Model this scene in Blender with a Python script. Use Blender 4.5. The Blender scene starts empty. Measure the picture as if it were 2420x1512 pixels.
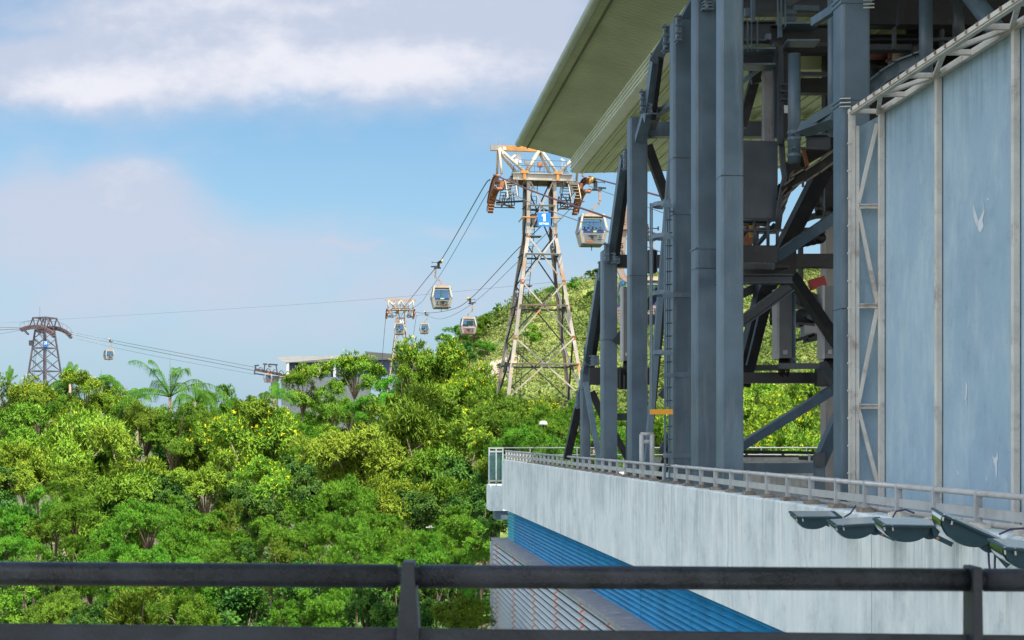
import bpy, bmesh, math, random
import numpy as np
from mathutils import Vector, Matrix, Euler

random.seed(11)
RNG = np.random.default_rng(7)
SC = bpy.context.scene
COL = SC.collection
F = 3361.0            # focal length in photo units (2420 wide)
CX, HY = 1210.0, 1035.0
R_ = math.radians
U = Vector((-0.1052, 0.9945, 0))      # along the station wall, away from the camera
V = Vector((0.9945, 0.1052, 0))       # to the right of it
ZU = Vector((0, 0, 1))
GZ = -13.0

def P(px, py, Y):
    return Vector(((px-CX)/F*Y, Y, (HY-py)/F*Y))
def WX(Y, t=0.0):                      # x of the line that runs t metres right of the parapet face
    return 6.853 - 0.1058*Y + t
def W(Y, t, z):
    return Vector((WX(Y, t), Y, z))

# ---------------------------------------------------------------- objects
def tag(o, label=None, cat=None, group=None, kind=None):
    if label: o['label'] = label
    if cat: o['category'] = cat
    if group: o['group'] = group
    if kind: o['kind'] = kind
    return o
OFF = {}
def thing(name, label, cat, loc=(0, 0, 0), group=None):
    o = bpy.data.objects.new(name, None); COL.objects.link(o)
    o.location = loc; o.empty_display_size = .2
    OFF[o] = Vector(loc)
    return tag(o, label, cat, group)

class MB:
    def __init__(s): s.v = []; s.f = []
    def add(s, vs, fs):
        n = len(s.v); s.v += [tuple(v) for v in vs]; s.f += [tuple(i+n for i in f) for f in fs]
    def frame(s, c, ax, ay, az, lx, ly, lz):
        c = Vector(c); vs = []
        for sz in (-.5, .5):
            for sx, sy in ((-.5, -.5), (.5, -.5), (.5, .5), (-.5, .5)):
                vs.append(c + ax*(sx*lx) + ay*(sy*ly) + az*(sz*lz))
        s.add(vs, [(0, 3, 2, 1), (4, 5, 6, 7), (0, 1, 5, 4), (1, 2, 6, 5), (2, 3, 7, 6), (3, 0, 4, 7)])
    def box(s, c, sx, sy, sz):
        s.frame(c, Vector((1, 0, 0)), Vector((0, 1, 0)), ZU, sx, sy, sz)
    def wbox(s, c, su, sv, sz):        # box lined up with the station
        s.frame(c, V, U, ZU, sv, su, sz)
    def beam(s, a, b, w, d=None, n=None, ext=0.0):   # w across (seen), d along n
        a = Vector(a); b = Vector(b); d = w if d is None else d
        ax = (b-a); L = ax.length
        if L < 1e-6: return
        ax /= L
        n = Vector(n) if n is not None else U
        side = ax.cross(n)
        if side.length < 1e-3: side = ax.cross(V)
        side.normalize(); nn = side.cross(ax).normalized()
        s.frame((a+b)/2, side, nn, ax, w, d, L+2*ext)
    def ibeam(s, a, b, h, wdt, n=None, tk=.03):      # web height h, flange width wdt (along n)
        a = Vector(a); b = Vector(b); ax = (b-a); L = ax.length; ax /= L
        n = Vector(n) if n is not None else U
        side = ax.cross(n); side.normalize(); nn = side.cross(ax).normalized(); c = (a+b)/2
        s.frame(c, side, nn, ax, h-2*tk, tk, L)
        for k in (-1, 1): s.frame(c+side*(k*(h/2-tk/2)), side, nn, ax, tk, wdt, L)
    def tube(s, a, b, r, n=10, r2=None):
        a = Vector(a); b = Vector(b); r2 = r if r2 is None else r2
        ax = (b-a)
        if ax.length < 1e-6: return
        ax.normalize()
        t = Vector((1, 0, 0)) if abs(ax.x) < .8 else Vector((0, 1, 0))
        e1 = ax.cross(t).normalized(); e2 = ax.cross(e1)
        vs = []
        for p, r0 in ((a, r), (b, r2)):
            for i in range(n):
                q = 2*math.pi*i/n; vs.append(p+(e1*math.cos(q)+e2*math.sin(q))*r0)
        s.add(vs, [(i, (i+1) % n, n+(i+1) % n, n+i) for i in range(n)]+[tuple(range(n))[::-1], tuple(range(n, 2*n))])
    def path(s, pts, r, n=6):
        pts = [Vector(p) for p in pts]; m = len(pts); rings = []
        rr = r if isinstance(r, (list, tuple)) else [r]*m
        e = None; vs = []
        for i, p in enumerate(pts):
            d = (pts[min(i+1, m-1)]-pts[max(i-1, 0)]).normalized()
            if e is None:
                t = ZU if abs(d.z) < .8 else Vector((1, 0, 0)); e = d.cross(t).normalized()
            else:
                e = (e-d*e.dot(d)).normalized()
            g = d.cross(e)
            for k in range(n):
                q = 2*math.pi*k/n; vs.append(p+(e*math.cos(q)+g*math.sin(q))*rr[i])
        fs = []
        for i in range(m-1):
            for k in range(n):
                fs.append((i*n+k, i*n+(k+1) % n, (i+1)*n+(k+1) % n, (i+1)*n+k))
        fs += [tuple(range(n))[::-1], tuple(range((m-1)*n, m*n))]
        s.add(vs, fs)
    def strip(s, pts, w, d, n):        # flat bar that follows a path; n = fixed width axis
        for a, b in zip(pts, pts[1:]): s.beam(a, b, w, d, n, ext=w*.12)
    def prism(s, poly, ext):           # poly: list of 3-D points (one plane), ext vector
        m = len(poly); ext = Vector(ext)
        vs = [Vector(p) for p in poly]+[Vector(p)+ext for p in poly]
        s.add(vs, [tuple(range(m))[::-1], tuple(range(m, 2*m))]+[(i, (i+1) % m, m+(i+1) % m, m+i) for i in range(m)])
    def build(s, name, mat, parent=None, smooth=False, bevel=0, fix=True):
        off = OFF.get(parent, Vector((0, 0, 0))) if parent is not None else Vector((0, 0, 0))
        me = bpy.data.meshes.new(name)
        me.from_pydata([(v[0]-off.x, v[1]-off.y, v[2]-off.z) for v in s.v], [], s.f)
        if fix:
            bm = bmesh.new(); bm.from_mesh(me); bmesh.ops.recalc_face_normals(bm, faces=bm.faces); bm.to_mesh(me); bm.free()
        for m in (mat if isinstance(mat, (list, tuple)) else [mat]): me.materials.append(m)
        if smooth: me.shade_smooth()
        o = bpy.data.objects.new(name, me); COL.objects.link(o)
        if parent is not None: o.parent = parent; OFF[o] = off
        if bevel:
            b = o.modifiers.new('bevel', 'BEVEL'); b.width = bevel; b.segments = 2; b.limit_method = 'ANGLE'
        return o

def copy_tree(o, parent=None):
    c = o.copy(); COL.objects.link(c); c.parent = parent
    for ch in list(o.children): copy_tree(ch, c)
    return c

# ---------------------------------------------------------------- materials
class NT:
    def __init__(s, nt): s.nt = nt; s.N = nt.nodes; s.L = nt.links
    def n(s, t, **kw):
        nd = s.N.new(t)
        for k, v in kw.items():
            if k.startswith('i_'): nd.inputs[k[2:].replace('_', ' ')].default_value = v
            else: setattr(nd, k, v)
        return nd
    def l(s, a, b): s.L.new(a, b)
    def val(s, x, sock):
        if isinstance(x, (int, float)): sock.default_value = x
        elif isinstance(x, (tuple, list)): sock.default_value = x
        else: s.l(x, sock)
    def m(s, op, a, b=0.0, c=None, clamp=False):
        nd = s.N.new('ShaderNodeMath'); nd.operation = op; nd.use_clamp = clamp
        s.val(a, nd.inputs[0]); s.val(b, nd.inputs[1])
        if c is not None: s.val(c, nd.inputs[2])
        return nd.outputs[0]
    def mix(s, f, a, b, mode='MIX'):
        nd = s.N.new('ShaderNodeMix'); nd.data_type = 'RGBA'; nd.blend_type = mode
        s.val(f, nd.inputs[0])
        s.val(a if not isinstance(a, tuple) else a+(1,) if len(a) == 3 else a, nd.inputs[6])
        s.val(b if not isinstance(b, tuple) else b+(1,) if len(b) == 3 else b, nd.inputs[7])
        return nd.outputs[2]
    def noise(s, vec, scale, detail=4, rough=.55):
        nd = s.N.new('ShaderNodeTexNoise'); nd.inputs['Scale'].default_value = scale
        nd.inputs['Detail'].default_value = detail; nd.inputs['Roughness'].default_value = rough
        if vec is not None: s.l(vec, nd.inputs['Vector'])
        return nd.outputs[0]
    def scale(s, vec, sc):
        nd = s.N.new('ShaderNodeVectorMath'); nd.operation = 'MULTIPLY'
        s.l(vec, nd.inputs[0]); nd.inputs[1].default_value = sc
        return nd.outputs[0]
    def ramp(s, x, lo, hi):
        nd = s.N.new('ShaderNodeMapRange'); nd.interpolation_type = 'SMOOTHSTEP'
        s.val(x, nd.inputs[0]); nd.inputs[1].default_value = lo; nd.inputs[2].default_value = hi
        return nd.outputs[0]
MATS = {}
def base_mat(name):
    m = bpy.data.materials.new(name); m.use_nodes = True
    t = NT(m.node_tree); b = t.N['Principled BSDF']
    MATS[name] = m
    return m, t, b
def paint(name, col, rough=.5, metal=0.0, var=.18, dirt=None, dirt_amt=.5, streak=True, scale=1.5, bump=.03, spec=.4, obj_space=False):
    m, t, b = base_mat(name)
    if obj_space: vec = t.n('ShaderNodeTexCoord').outputs['Object']
    else: vec = t.n('ShaderNodeNewGeometry').outputs['Position']
    n1 = t.noise(vec, scale, 6, .6)
    lo = tuple(c*(1-var) for c in col); hi = tuple(min(1, c*(1+var)) for c in col)
    c = t.mix(t.ramp(n1, .3, .7), lo, hi)
    if dirt:
        sv = t.scale(vec, (3.0, 3.0, .35)) if streak else vec
        n2 = t.noise(sv, scale*1.6, 7, .65)
        c = t.mix(t.m('MULTIPLY', t.ramp(n2, .5, .72), dirt_amt), c, dirt)
    t.l(c, b.inputs['Base Color'])
    t.l(t.m('ADD', rough-.08, t.m('MULTIPLY', n1, .16)), b.inputs['Roughness'])
    b.inputs['Metallic'].default_value = metal
    b.inputs['Specular IOR Level'].default_value = spec
    if bump:
        bp = t.n('ShaderNodeBump'); bp.inputs['Strength'].default_value = bump*4; bp.inputs['Distance'].default_value = .02
        t.l(t.noise(vec, scale*22, 3, .6), bp.inputs['Height']); t.l(bp.outputs[0], b.inputs['Normal'])
    return m
def flat(name, col, rough=.5, metal=0.0):
    return paint(name, col, rough, metal, var=.06, bump=0)

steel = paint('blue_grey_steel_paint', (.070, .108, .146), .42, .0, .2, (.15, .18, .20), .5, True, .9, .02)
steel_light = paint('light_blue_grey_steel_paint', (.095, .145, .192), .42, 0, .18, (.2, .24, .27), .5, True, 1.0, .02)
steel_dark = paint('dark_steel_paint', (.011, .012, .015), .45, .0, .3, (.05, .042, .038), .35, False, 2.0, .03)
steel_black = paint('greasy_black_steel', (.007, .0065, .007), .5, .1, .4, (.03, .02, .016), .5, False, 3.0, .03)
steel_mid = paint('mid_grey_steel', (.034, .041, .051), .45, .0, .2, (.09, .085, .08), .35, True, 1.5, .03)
rust_plate = paint('rust_spotted_plate', (.17, .17, .18), .6, .0, .2, (.12, .055, .03), .8, True, 2.5, .05)
concrete_lt = None
frame_white = paint('weathered_white_frame_paint', (.52, .50, .46), .55, 0, .12, (.22, .16, .12), .7, False, 1.9, .03)
rail_grey = paint('grey_rail_paint', (.36, .38, .40), .45, 0, .1, (.22, .2, .18), .5, False, 3, .03)
brown_block = paint('stained_mortar', (.24, .2, .16), .9, 0, .3, (.1, .075, .05), .7, False, 6, .1)
brown_block_lt = paint('pale_mortar', (.55, .53, .47), .9, 0, .2, (.22, .17, .12), .5, False, 6, .1)
concrete_plain = paint('plain_concrete', (.36, .36, .34), .9, 0, .2, (.14, .13, .11), .6, True, 1.2, .08)
blue_slat = paint('blue_louvre_paint', (.012, .20, .42), .4, 0, .2, (.05, .36, .55), .35, False, 1.3, .01)
teal_slat = paint('teal_louvre_paint', (.03, .30, .40), .45, 0, .2, (.07, .42, .48), .3, False, 1.3, .01)
grey_slat = paint('pale_louvre_paint', (.42, .48, .52), .4, 0, .10, (.38, .42, .44), .4, False, 1.3, .01)
shelf_grey = paint('grey_sheet_metal', (.26, .27, .30), .45, .0, .15, (.62, .62, .63), .5, False, 2.2, .03)
orange_clip = paint('orange_primer', (.55, .17, .06), .7, 0, .25, None, 0, False, 6, .02)
flood_teal = paint('dark_teal_lamp_paint', (.016, .05, .07), .35, .0, .15, (.05, .08, .09), .4, False, 7, .01, spec=.5)
clip_metal = flat('zinc_clip', (.6, .6, .58), .3, .8)
roof_green = None
rope_mat = flat('dark_wire_rope', (.02, .022, .026), .45, .6)
rope_red = paint('greased_red_brown_rope', (.10, .04, .045), .45, .3, .2)
rope_grey = flat('grey_wire_rope', (.16, .18, .2), .4, .6)
fg_pipe = paint('dark_worn_handrail_paint', (.040, .045, .058), .28, .0, .5, (.008, .008, .010), .9, False, 9, .10, spec=.7)
fg_bar = paint('dark_blue_handrail_bar_paint', (.05, .06, .078), .42, .0, .3, (.02, .022, .026), .7, False, 4, .05)
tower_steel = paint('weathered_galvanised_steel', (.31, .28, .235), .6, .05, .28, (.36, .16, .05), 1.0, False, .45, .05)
tower_dark = paint('shaded_galvanised_steel', (.085, .085, .095), .6, .1, .3, (.14, .075, .04), .7, False, .6, .05)  # darker copy of the pylon steel, shade of the unlit faces painted in
tower_cream = paint('cream_tower_tube_paint', (.42, .38, .30), .5, 0, .15, (.40, .21, .08), .8, False, .9, .05)
tower_orange = paint('ochre_tower_paint', (.42, .20, .05), .5, 0, .2, (.28, .12, .05), .5, False, 1.2, .05)
rusty = paint('rusty_steel', (.27, .11, .05), .8, 0, .4, (.09, .05, .04), .7, False, 2.2, .1)
far_brown = paint('brown_far_pylon_paint', (.085, .07, .085), .65, 0, .25, (.10, .08, .09), .6, False, .4, .02)
white_box = flat('white_enamel', (.50, .51, .50), .4)
sign_blue = flat('blue_sign_enamel', (.01, .17, .52), .4)
sign_white = flat('white_sign_lettering', (.85, .86, .88), .5)
ink = flat('black_lettering', (.02, .02, .022), .5)
cab_white = paint('ivory_cabin_paint', (.38, .345, .27), .35, 0, .06, (.5, .4, .26), .35, False, 2, 0, obj_space=True)
cab_shell = paint('white_cabin_panel', (.42, .42, .40), .3, 0, .05, None, 0, False, 2, 0, obj_space=True)
cab_pink = paint('pink_cabin_panel', (.42, .27, .29), .35, 0, .12, (.5, .46, .45), .6, False, 2, 0, obj_space=True)
cab_dark = flat('dark_cabin_trim', (.03, .035, .05), .4)
cab_navy = flat('navy_cabin_band', (.008, .025, .14), .35)
cab_teal = flat('blue_cabin_trim', (.03, .16, .34), .4)
cab_rust = paint('brown_cabin_roof', (.42, .22, .12), .6, 0, .25, None, 0, False, 3, .02, obj_space=True)
hanger_mat = paint('taupe_hanger_paint', (.28, .22, .18), .5, 0, .12, (.2, .1, .05), .5, False, 2, 0, obj_space=True)
yellow_wheel = flat('yellow_grip_wheel', (.7, .42, .05), .5)
orange_bar = flat('orange_gate_bar', (.75, .33, .03), .45)
red_beam = flat('red_steel', (.36, .02, .018), .45)
box_grey = paint('light_grey_cabinet_paint', (.33, .33, .34), .5, 0, .1, None, 0, False, 2, 0)
box_face = paint('mid_grey_cabinet_paint', (.11, .115, .125), .5, 0, .12, (.2, .2, .2), .3, True, 2, 0)
skin_m = flat('skin', (.42, .26, .18), .6)
hair_m = flat('black_hair', (.015, .013, .012), .5)
def cloth(name, c): return flat(name, c, .9)
shirts = [cloth('black_shirt', (.03, .03, .035)), cloth('white_shirt', (.75, .73, .7)), cloth('red_shirt', (.6, .02, .04)), cloth('striped_pale_shirt', (.6, .5, .48)), cloth('dark_jacket', (.05, .035, .05))]
trousers = cloth('dark_trousers', (.03, .035, .06))

def glass_mat(name, col, alpha=.35, rough=.05):
    m, t, b = base_mat(name)
    b.inputs['Base Color'].default_value = col+(1,); b.inputs['Roughness'].default_value = rough
    tr = t.n('ShaderNodeBsdfTransparent'); tr.inputs[0].default_value = (.62, .78, .9, 1)
    mx = t.n('ShaderNodeMixShader'); mx.inputs[0].default_value = alpha
    t.l(tr.outputs[0], mx.inputs[1]); t.l(b.outputs[0], mx.inputs[2])
    t.l(mx.outputs[0], t.N['Material Output'].inputs[0])
    return m
cab_glass = glass_mat('cabin_window_glass', (.02, .05, .09), .25, .25)
screen_glass = glass_mat('balustrade_glass', (.10, .20, .20), .30)
lamp_glass, _t, _b = base_mat('floodlight_glass')
_b.inputs['Base Color'].default_value = (.40, .46, .48, 1); _b.inputs['Roughness'].default_value = .12
lamp_refl, _t, _b = base_mat('mirror_reflector')
_b.inputs['Base Color'].default_value = (.75, .78, .78, 1); _b.inputs['Metallic'].default_value = 1; _b.inputs['Roughness'].default_value = .12

# concrete parapet: pale, vertical runs of dirt
def streaky(name, col, dark, light, sc=1.0, amt=.6, sz=.16, top=None):
    m, t, b = base_mat(name)
    pos = t.n('ShaderNodeNewGeometry').outputs['Position']
    v1 = t.scale(pos, (1.0, 1.0, sz)); v2 = t.scale(pos, (1.0, 1.0, sz*.4))
    wv_ = t.n('ShaderNodeTexNoise'); wv_.inputs['Scale'].default_value = 1.3; t.l(pos, wv_.inputs['Vector'])
    wa = t.n('ShaderNodeVectorMath'); wa.operation = 'MULTIPLY_ADD'; t.l(wv_.outputs['Color'], wa.inputs[0]); wa.inputs[1].default_value = (.25, .25, .1); t.l(v1, wa.inputs[2])
    wb = t.n('ShaderNodeVectorMath'); wb.operation = 'MULTIPLY_ADD'; t.l(wv_.outputs['Color'], wb.inputs[0]); wb.inputs[1].default_value = (.12, .12, .05); t.l(v2, wb.inputs[2])
    a = t.noise(wa.outputs[0], 2.6*sc, 9, .75); c2 = t.noise(wb.outputs[0], 5*sc, 7, .7); d = t.noise(pos, .7*sc, 6, .65)
    c = t.mix(t.ramp(a, .42, .68), col, light)
    c = t.mix(t.m('MULTIPLY', t.ramp(c2, .52, .76), amt), c, dark)
    c = t.mix(t.m('MULTIPLY', t.ramp(d, .42, .72), .45), c, dark)
    c = t.mix(t.m('MULTIPLY', t.m('MULTIPLY', t.ramp(t.noise(pos, 3.5, 8, .75), .50, .66), t.ramp(d, .35, .6)), .35), c, dark)
    if top is not None:
        sp = t.n('ShaderNodeSeparateXYZ'); t.l(pos, sp.inputs[0])
        dn = t.noise(t.scale(pos, (1, 1, .06)), 6.5, 6, .7)
        ln = t.m('ADD', top-.75, t.m('MULTIPLY', t.noise(t.scale(pos, (1, 1, 0)), 2.2, 3, .6), -1.0))
        fall = t.m('MULTIPLY', t.m('SUBTRACT', sp.outputs[2], ln), 1.3, clamp=True)
        c = t.mix(t.m('MULTIPLY', t.m('MULTIPLY', fall, t.ramp(dn, .46, .62)), .36), c, tuple(q*.75 for q in dark))
    t.l(c, b.inputs['Base Color']); b.inputs['Roughness'].default_value = .85
    bp = t.n('ShaderNodeBump'); bp.inputs['Strength'].default_value = .35; bp.inputs['Distance'].default_value = .02
    t.l(t.noise(pos, 9*sc, 6, .7), bp.inputs['Height']); t.l(bp.outputs[0], b.inputs['Normal'])
    return m
concrete_lt = streaky('pale_streaked_concrete', (.61, .69, .72), (.28, .34, .37), (.74, .79, .80), 1.0, .65, .2, -1.0)
panel_blue = streaky('pale_blue_wall_paint', (.27, .39, .49), (.17, .265, .365), (.36, .475, .55), .7, .3, .3, 5.3)
# roof soffits with fine corrugation
def corrugated(name, col, along, freq, strength=.6, var=.12):
    m, t, b = base_mat(name)
    pos = t.n('ShaderNodeNewGeometry').outputs['Position']
    dt = t.n('ShaderNodeVectorMath'); dt.operation = 'DOT_PRODUCT'; t.l(pos, dt.inputs[0]); dt.inputs[1].default_value = along
    s = t.m('SINE', t.m('MULTIPLY', dt.outputs['Value'], freq*2*math.pi))
    n = t.noise(t.scale(pos, (.4, .4, .4)), 1.3, 5, .6)
    c = t.mix(t.ramp(n, .3, .7), tuple(x*(1-var) for x in col), tuple(x*(1+var) for x in col))
    c = t.mix(t.m('MULTIPLY', t.ramp(s, .75, 1.0), .35), c, tuple(x*.45 for x in col))
    t.l(c, b.inputs['Base Color']); b.inputs['Roughness'].default_value = .55
    bp = t.n('ShaderNodeBump'); bp.inputs['Strength'].default_value = strength; bp.inputs['Distance'].default_value = .03
    t.l(s, bp.inputs['Height']); t.l(bp.outputs[0], b.inputs['Normal'])
    return m
roof_wing = corrugated('corrugated_olive_soffit', (.40, .44, .30), tuple(U), 4.5)
roof_green = paint('pale_green_soffit_panel', (.47, .53, .33), .5, 0, .12, (.36, .42, .22), .5, False, .8, .02)
roof_fascia = paint('pale_fascia_paint', (.62, .67, .60), .45, 0, .08, None, 0, False, 1, .01)
roof_seam = flat('dark_soffit_seam', (.07, .085, .04), .6)

def leaf_mat(name, c1, c2, c3, trans=.12):
    m, t, b = base_mat(name)
    g = t.n('ShaderNodeNewGeometry'); oi = t.n('ShaderNodeObjectInfo')
    c = t.mix(t.m('ADD', .22, t.m('MULTIPLY', g.outputs['Random Per Island'], .5)), c1, c2)
    c2n = t.mix(.3, c2, (.20, .34, .025))
    tc = t.n('ShaderNodeTexCoord').outputs['Object']
    c = t.mix(t.m('MULTIPLY', t.ramp(t.noise(tc, 2.4, 3, .5), .42, .6), .6), c, c2n)
    hs = t.n('ShaderNodeHueSaturation'); t.l(c, hs.inputs['Color']); hs.inputs['Saturation'].default_value = 1.0
    t.l(t.m('ADD', .485, t.m('MULTIPLY', oi.outputs['Random'], .03)), hs.inputs['Hue'])
    t.l(t.m('ADD', .85, t.m('MULTIPLY', oi.outputs['Random'], .3)), hs.inputs['Value'])
    t.l(hs.outputs[0], b.inputs['Base Color']); b.inputs['Roughness'].default_value = .5
    b.inputs['Specular IOR Level'].default_value = .08
    tr = t.n('ShaderNodeBsdfTranslucent'); t.l(hs.outputs[0], tr.inputs[0])
    mx = t.n('ShaderNodeMixShader'); mx.inputs[0].default_value = trans
    t.l(b.outputs[0], mx.inputs[1]); t.l(tr.outputs[0], mx.inputs[2])
    t.l(mx.outputs[0], t.N['Material Output'].inputs[0])
    return m
lf_needle = leaf_mat('feathery_green_foliage', (0.030, 0.117, 0.008), (0.128, 0.289, 0.025), (0.072, 0.209, 0.013))
lf_olive = leaf_mat('feathery_olive_foliage', (0.042, 0.098, 0.009), (0.161, 0.246, 0.026), (0.095, 0.178, 0.015))
lf_sickle = leaf_mat('sickle_leaf_foliage', (0.030, 0.099, 0.008), (0.172, 0.298, 0.025), (0.092, 0.205, 0.015))
lf_lime = leaf_mat('yellow_green_foliage', (0.067, 0.166, 0.010), (0.258, 0.371, 0.037), (0.153, 0.271, 0.017))
lf_dark = leaf_mat('dark_broad_foliage', (0.014, 0.050, 0.010), (0.050, 0.140, 0.024), (0.030, 0.090, 0.015), .06)
lf_bright = leaf_mat('bright_broad_foliage', (0.056, 0.199, 0.012), (0.123, 0.318, 0.025), (0.080, 0.252, 0.017))
lf_palm = leaf_mat('palm_foliage', (0.020, 0.075, 0.012), (0.075, 0.200, 0.022), (0.035, 0.130, 0.016))
lf_hill = leaf_mat('hill_shrub_foliage', (0.077, 0.120, 0.032), (0.268, 0.282, 0.091), (0.141, 0.190, 0.045), .25)
lf_hill2 = leaf_mat('hill_dark_shrub_foliage', (0.049, 0.105, 0.022), (0.156, 0.197, 0.054), (0.085, 0.156, 0.032), .25)
flower = leaf_mat('yellow_blossom', (.74, .66, .01), (.88, .82, .06), (.80, .74, .02), .3)
bark = paint('brown_bark', (.13, .095, .065), .9, 0, .3, (.24, .19, .14), .6, True, 3, .1, obj_space=True)
bark_pale = paint('pale_bark', (.26, .20, .14), .9, 0, .3, (.12, .09, .06), .6, True, 3, .1, obj_space=True)
rock_m = paint('pinkish_rock', (.36, .28, .23), .9, 0, .2, (.20, .15, .12), .6, True, .6, .1)

# ---------------------------------------------------------------- camera, light, sky
cam_d = bpy.data.cameras.new('camera'); cam = bpy.data.objects.new('camera', cam_d); COL.objects.link(cam)
cam.location = (0, 0, 0); cam.rotation_euler = (R_(90), 0, 0)
cam_d.lens = 50; cam_d.sensor_width = 36; cam_d.shift_y = (HY-756)/2420
cam_d.clip_start = .05; cam_d.clip_end = 6000
cam_d.dof.use_dof = True; cam_d.dof.focus_distance = 70; cam_d.dof.aperture_fstop = 9
SC.camera = cam
sd = Vector((.40, -.36, 1.0)).normalized()        # towards the sun
elev = math.asin(sd.z); az = math.atan2(sd.x, sd.y)
sun_d = bpy.data.lights.new('sun', 'SUN'); sun = bpy.data.objects.new('sun', sun_d); COL.objects.link(sun)
sun.rotation_euler = sd.to_track_quat('Z', 'Y').to_euler(); sun_d.energy = 5.0; sun_d.angle = R_(.5); sun_d.color = (1, .93, .82)
SC.view_settings.view_transform = 'Standard'; SC.view_settings.look = 'None'; SC.view_settings.exposure = 1.0; SC.view_settings.gamma = 1

wd = bpy.data.worlds.new('World'); SC.world = wd; wd.use_nodes = True
t = NT(wd.node_tree); bg = t.N['Background']; bg.inputs[1].default_value = .12
sky = t.n('ShaderNodeTexSky'); sky.sky_type = 'NISHITA'; sky.sun_disc = False
sky.sun_elevation = elev; sky.sun_rotation = az; sky.air_density = 1.0; sky.dust_density = .6; sky.ozone_density = 1.5
tc = t.n('ShaderNodeTexCoord').outputs['Generated']
sx = t.n('ShaderNodeSeparateXYZ'); t.l(tc, sx.inputs[0])
dy = t.m('MAXIMUM', sx.outputs[1], .08)
pu = t.m('ADD', t.m('MULTIPLY', t.m('DIVIDE', sx.outputs[0], dy), F), CX)
pv = t.m('SUBTRACT', HY, t.m('MULTIPLY', t.m('DIVIDE', sx.outputs[2], dy), F))
cb = t.n('ShaderNodeCombineXYZ'); t.l(pu, cb.inputs[0]); t.l(pv, cb.inputs[1])
uv = cb.outputs[0]
wn = t.n('ShaderNodeTexNoise'); wn.inputs['Scale'].default_value = .006; wn.inputs['Detail'].default_value = 3
t.l(uv, wn.inputs['Vector'])
wv = t.n('ShaderNodeVectorMath'); wv.operation = 'MULTIPLY_ADD'; t.l(wn.outputs['Color'], wv.inputs[0]); wv.inputs[1].default_value = (130, 80, 0); t.l(uv, wv.inputs[2])
wv2 = t.n('ShaderNodeVectorMath'); wv2.operation = 'ADD'; t.l(wv.outputs[0], wv2.inputs[0]); wv2.inputs[1].default_value = (-65, -40, 0)
warp = wv2.outputs[0]
def ell(px, py, rx, ry, amp):
    a = t.n('ShaderNodeVectorMath'); a.operation = 'SUBTRACT'; t.l(warp, a.inputs[0]); a.inputs[1].default_value = (px, py, 0)
    b = t.n('ShaderNodeVectorMath'); b.operation = 'MULTIPLY'; t.l(a.outputs[0], b.inputs[0]); b.inputs[1].default_value = (1/rx, 1/ry, 0)
    c = t.n('ShaderNodeVectorMath'); c.operation = 'DOT_PRODUCT'; t.l(b.outputs[0], c.inputs[0]); t.l(b.outputs[0], c.inputs[1])
    return t.m('MULTIPLY', t.m('POWER', .36788, c.outputs['Value']), amp)
def esum(lst):
    s = None
    for e in lst:
        x = ell(*e); s = x if s is None else t.m('ADD', s, x)
    return s
soft = esum([(700, 100, 720, 150, 1.1), (230, 210, 200, 65, .8), (1120, 60, 360, 170, .8), (250, 110, 300, 110, .5), (350, 430, 150, 50, .55), (90, 480, 260, 100, .8), (300, 520, 260, 110, .45),
             (500, 690, 900, 150, .75), (40, 170, 110, 90, .55), (350, 560, 420, 80, .35), (1060, 545, 80, 18, .4), (810, 570, 60, 9, .4), (600, 10, 500, 50, .5),
             (60, 90, 110, 25, -.45), (950, 430, 420, 110, -.25)])
hard = esum([(720, 165, 520, 75, 1.0), (200, 212, 190, 52, 1.0), (330, 60, 260, 30, .35), (650, 95, 60, 40, .55), (560, 10, 420, 30, .7), (1000, 150, 200, 60, .45), (280, 460, 60, 45, .5), (340, 400, 80, 25, .4), (480, 578, 90, 14, .35)])
nbig = t.noise(t.scale(uv, (1, 1.9, 1)), .0042, 7, .52)
nfin = t.noise(t.scale(uv, (1, 1.6, 1)), .016, 7, .6)
cmask = t.ramp(t.m('ADD', soft, t.m('MULTIPLY', t.m('SUBTRACT', nbig, .5), 1.3)), -.12, 1.15)
hmask = t.ramp(t.m('ADD', hard, t.m('MULTIPLY', t.m('SUBTRACT', nfin, .5), 1.0)), .15, 1.25)
front = t.ramp(sx.outputs[1], -.3, .4)
skyc = t.mix(front, sky.outputs[0], t.mix(1.0, sky.outputs[0], (.51, .64, .66), 'MULTIPLY'))
low = t.ramp(sx.outputs[2], .26, -.02)
skyc = t.mix(t.m('MULTIPLY', t.m('MULTIPLY', low, front), .93), skyc, (1.65, 2.35, 3.05))
c = t.mix(t.m('MULTIPLY', cmask, .9), skyc, (2.5, 2.72, 3.3))
c = t.mix(t.m('MULTIPLY', hmask, .75), c, (3.95, 3.9, 4.15))
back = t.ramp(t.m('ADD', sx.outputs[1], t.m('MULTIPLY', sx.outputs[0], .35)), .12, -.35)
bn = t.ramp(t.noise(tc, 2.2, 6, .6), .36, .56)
c = t.mix(t.m('MULTIPLY', t.m('MULTIPLY', back, bn), .9), c, (9.8, 10.0, 10.2))  # bright cloud bank added behind the camera to light the shaded walls
t.l(c, bg.inputs[0])

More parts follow.
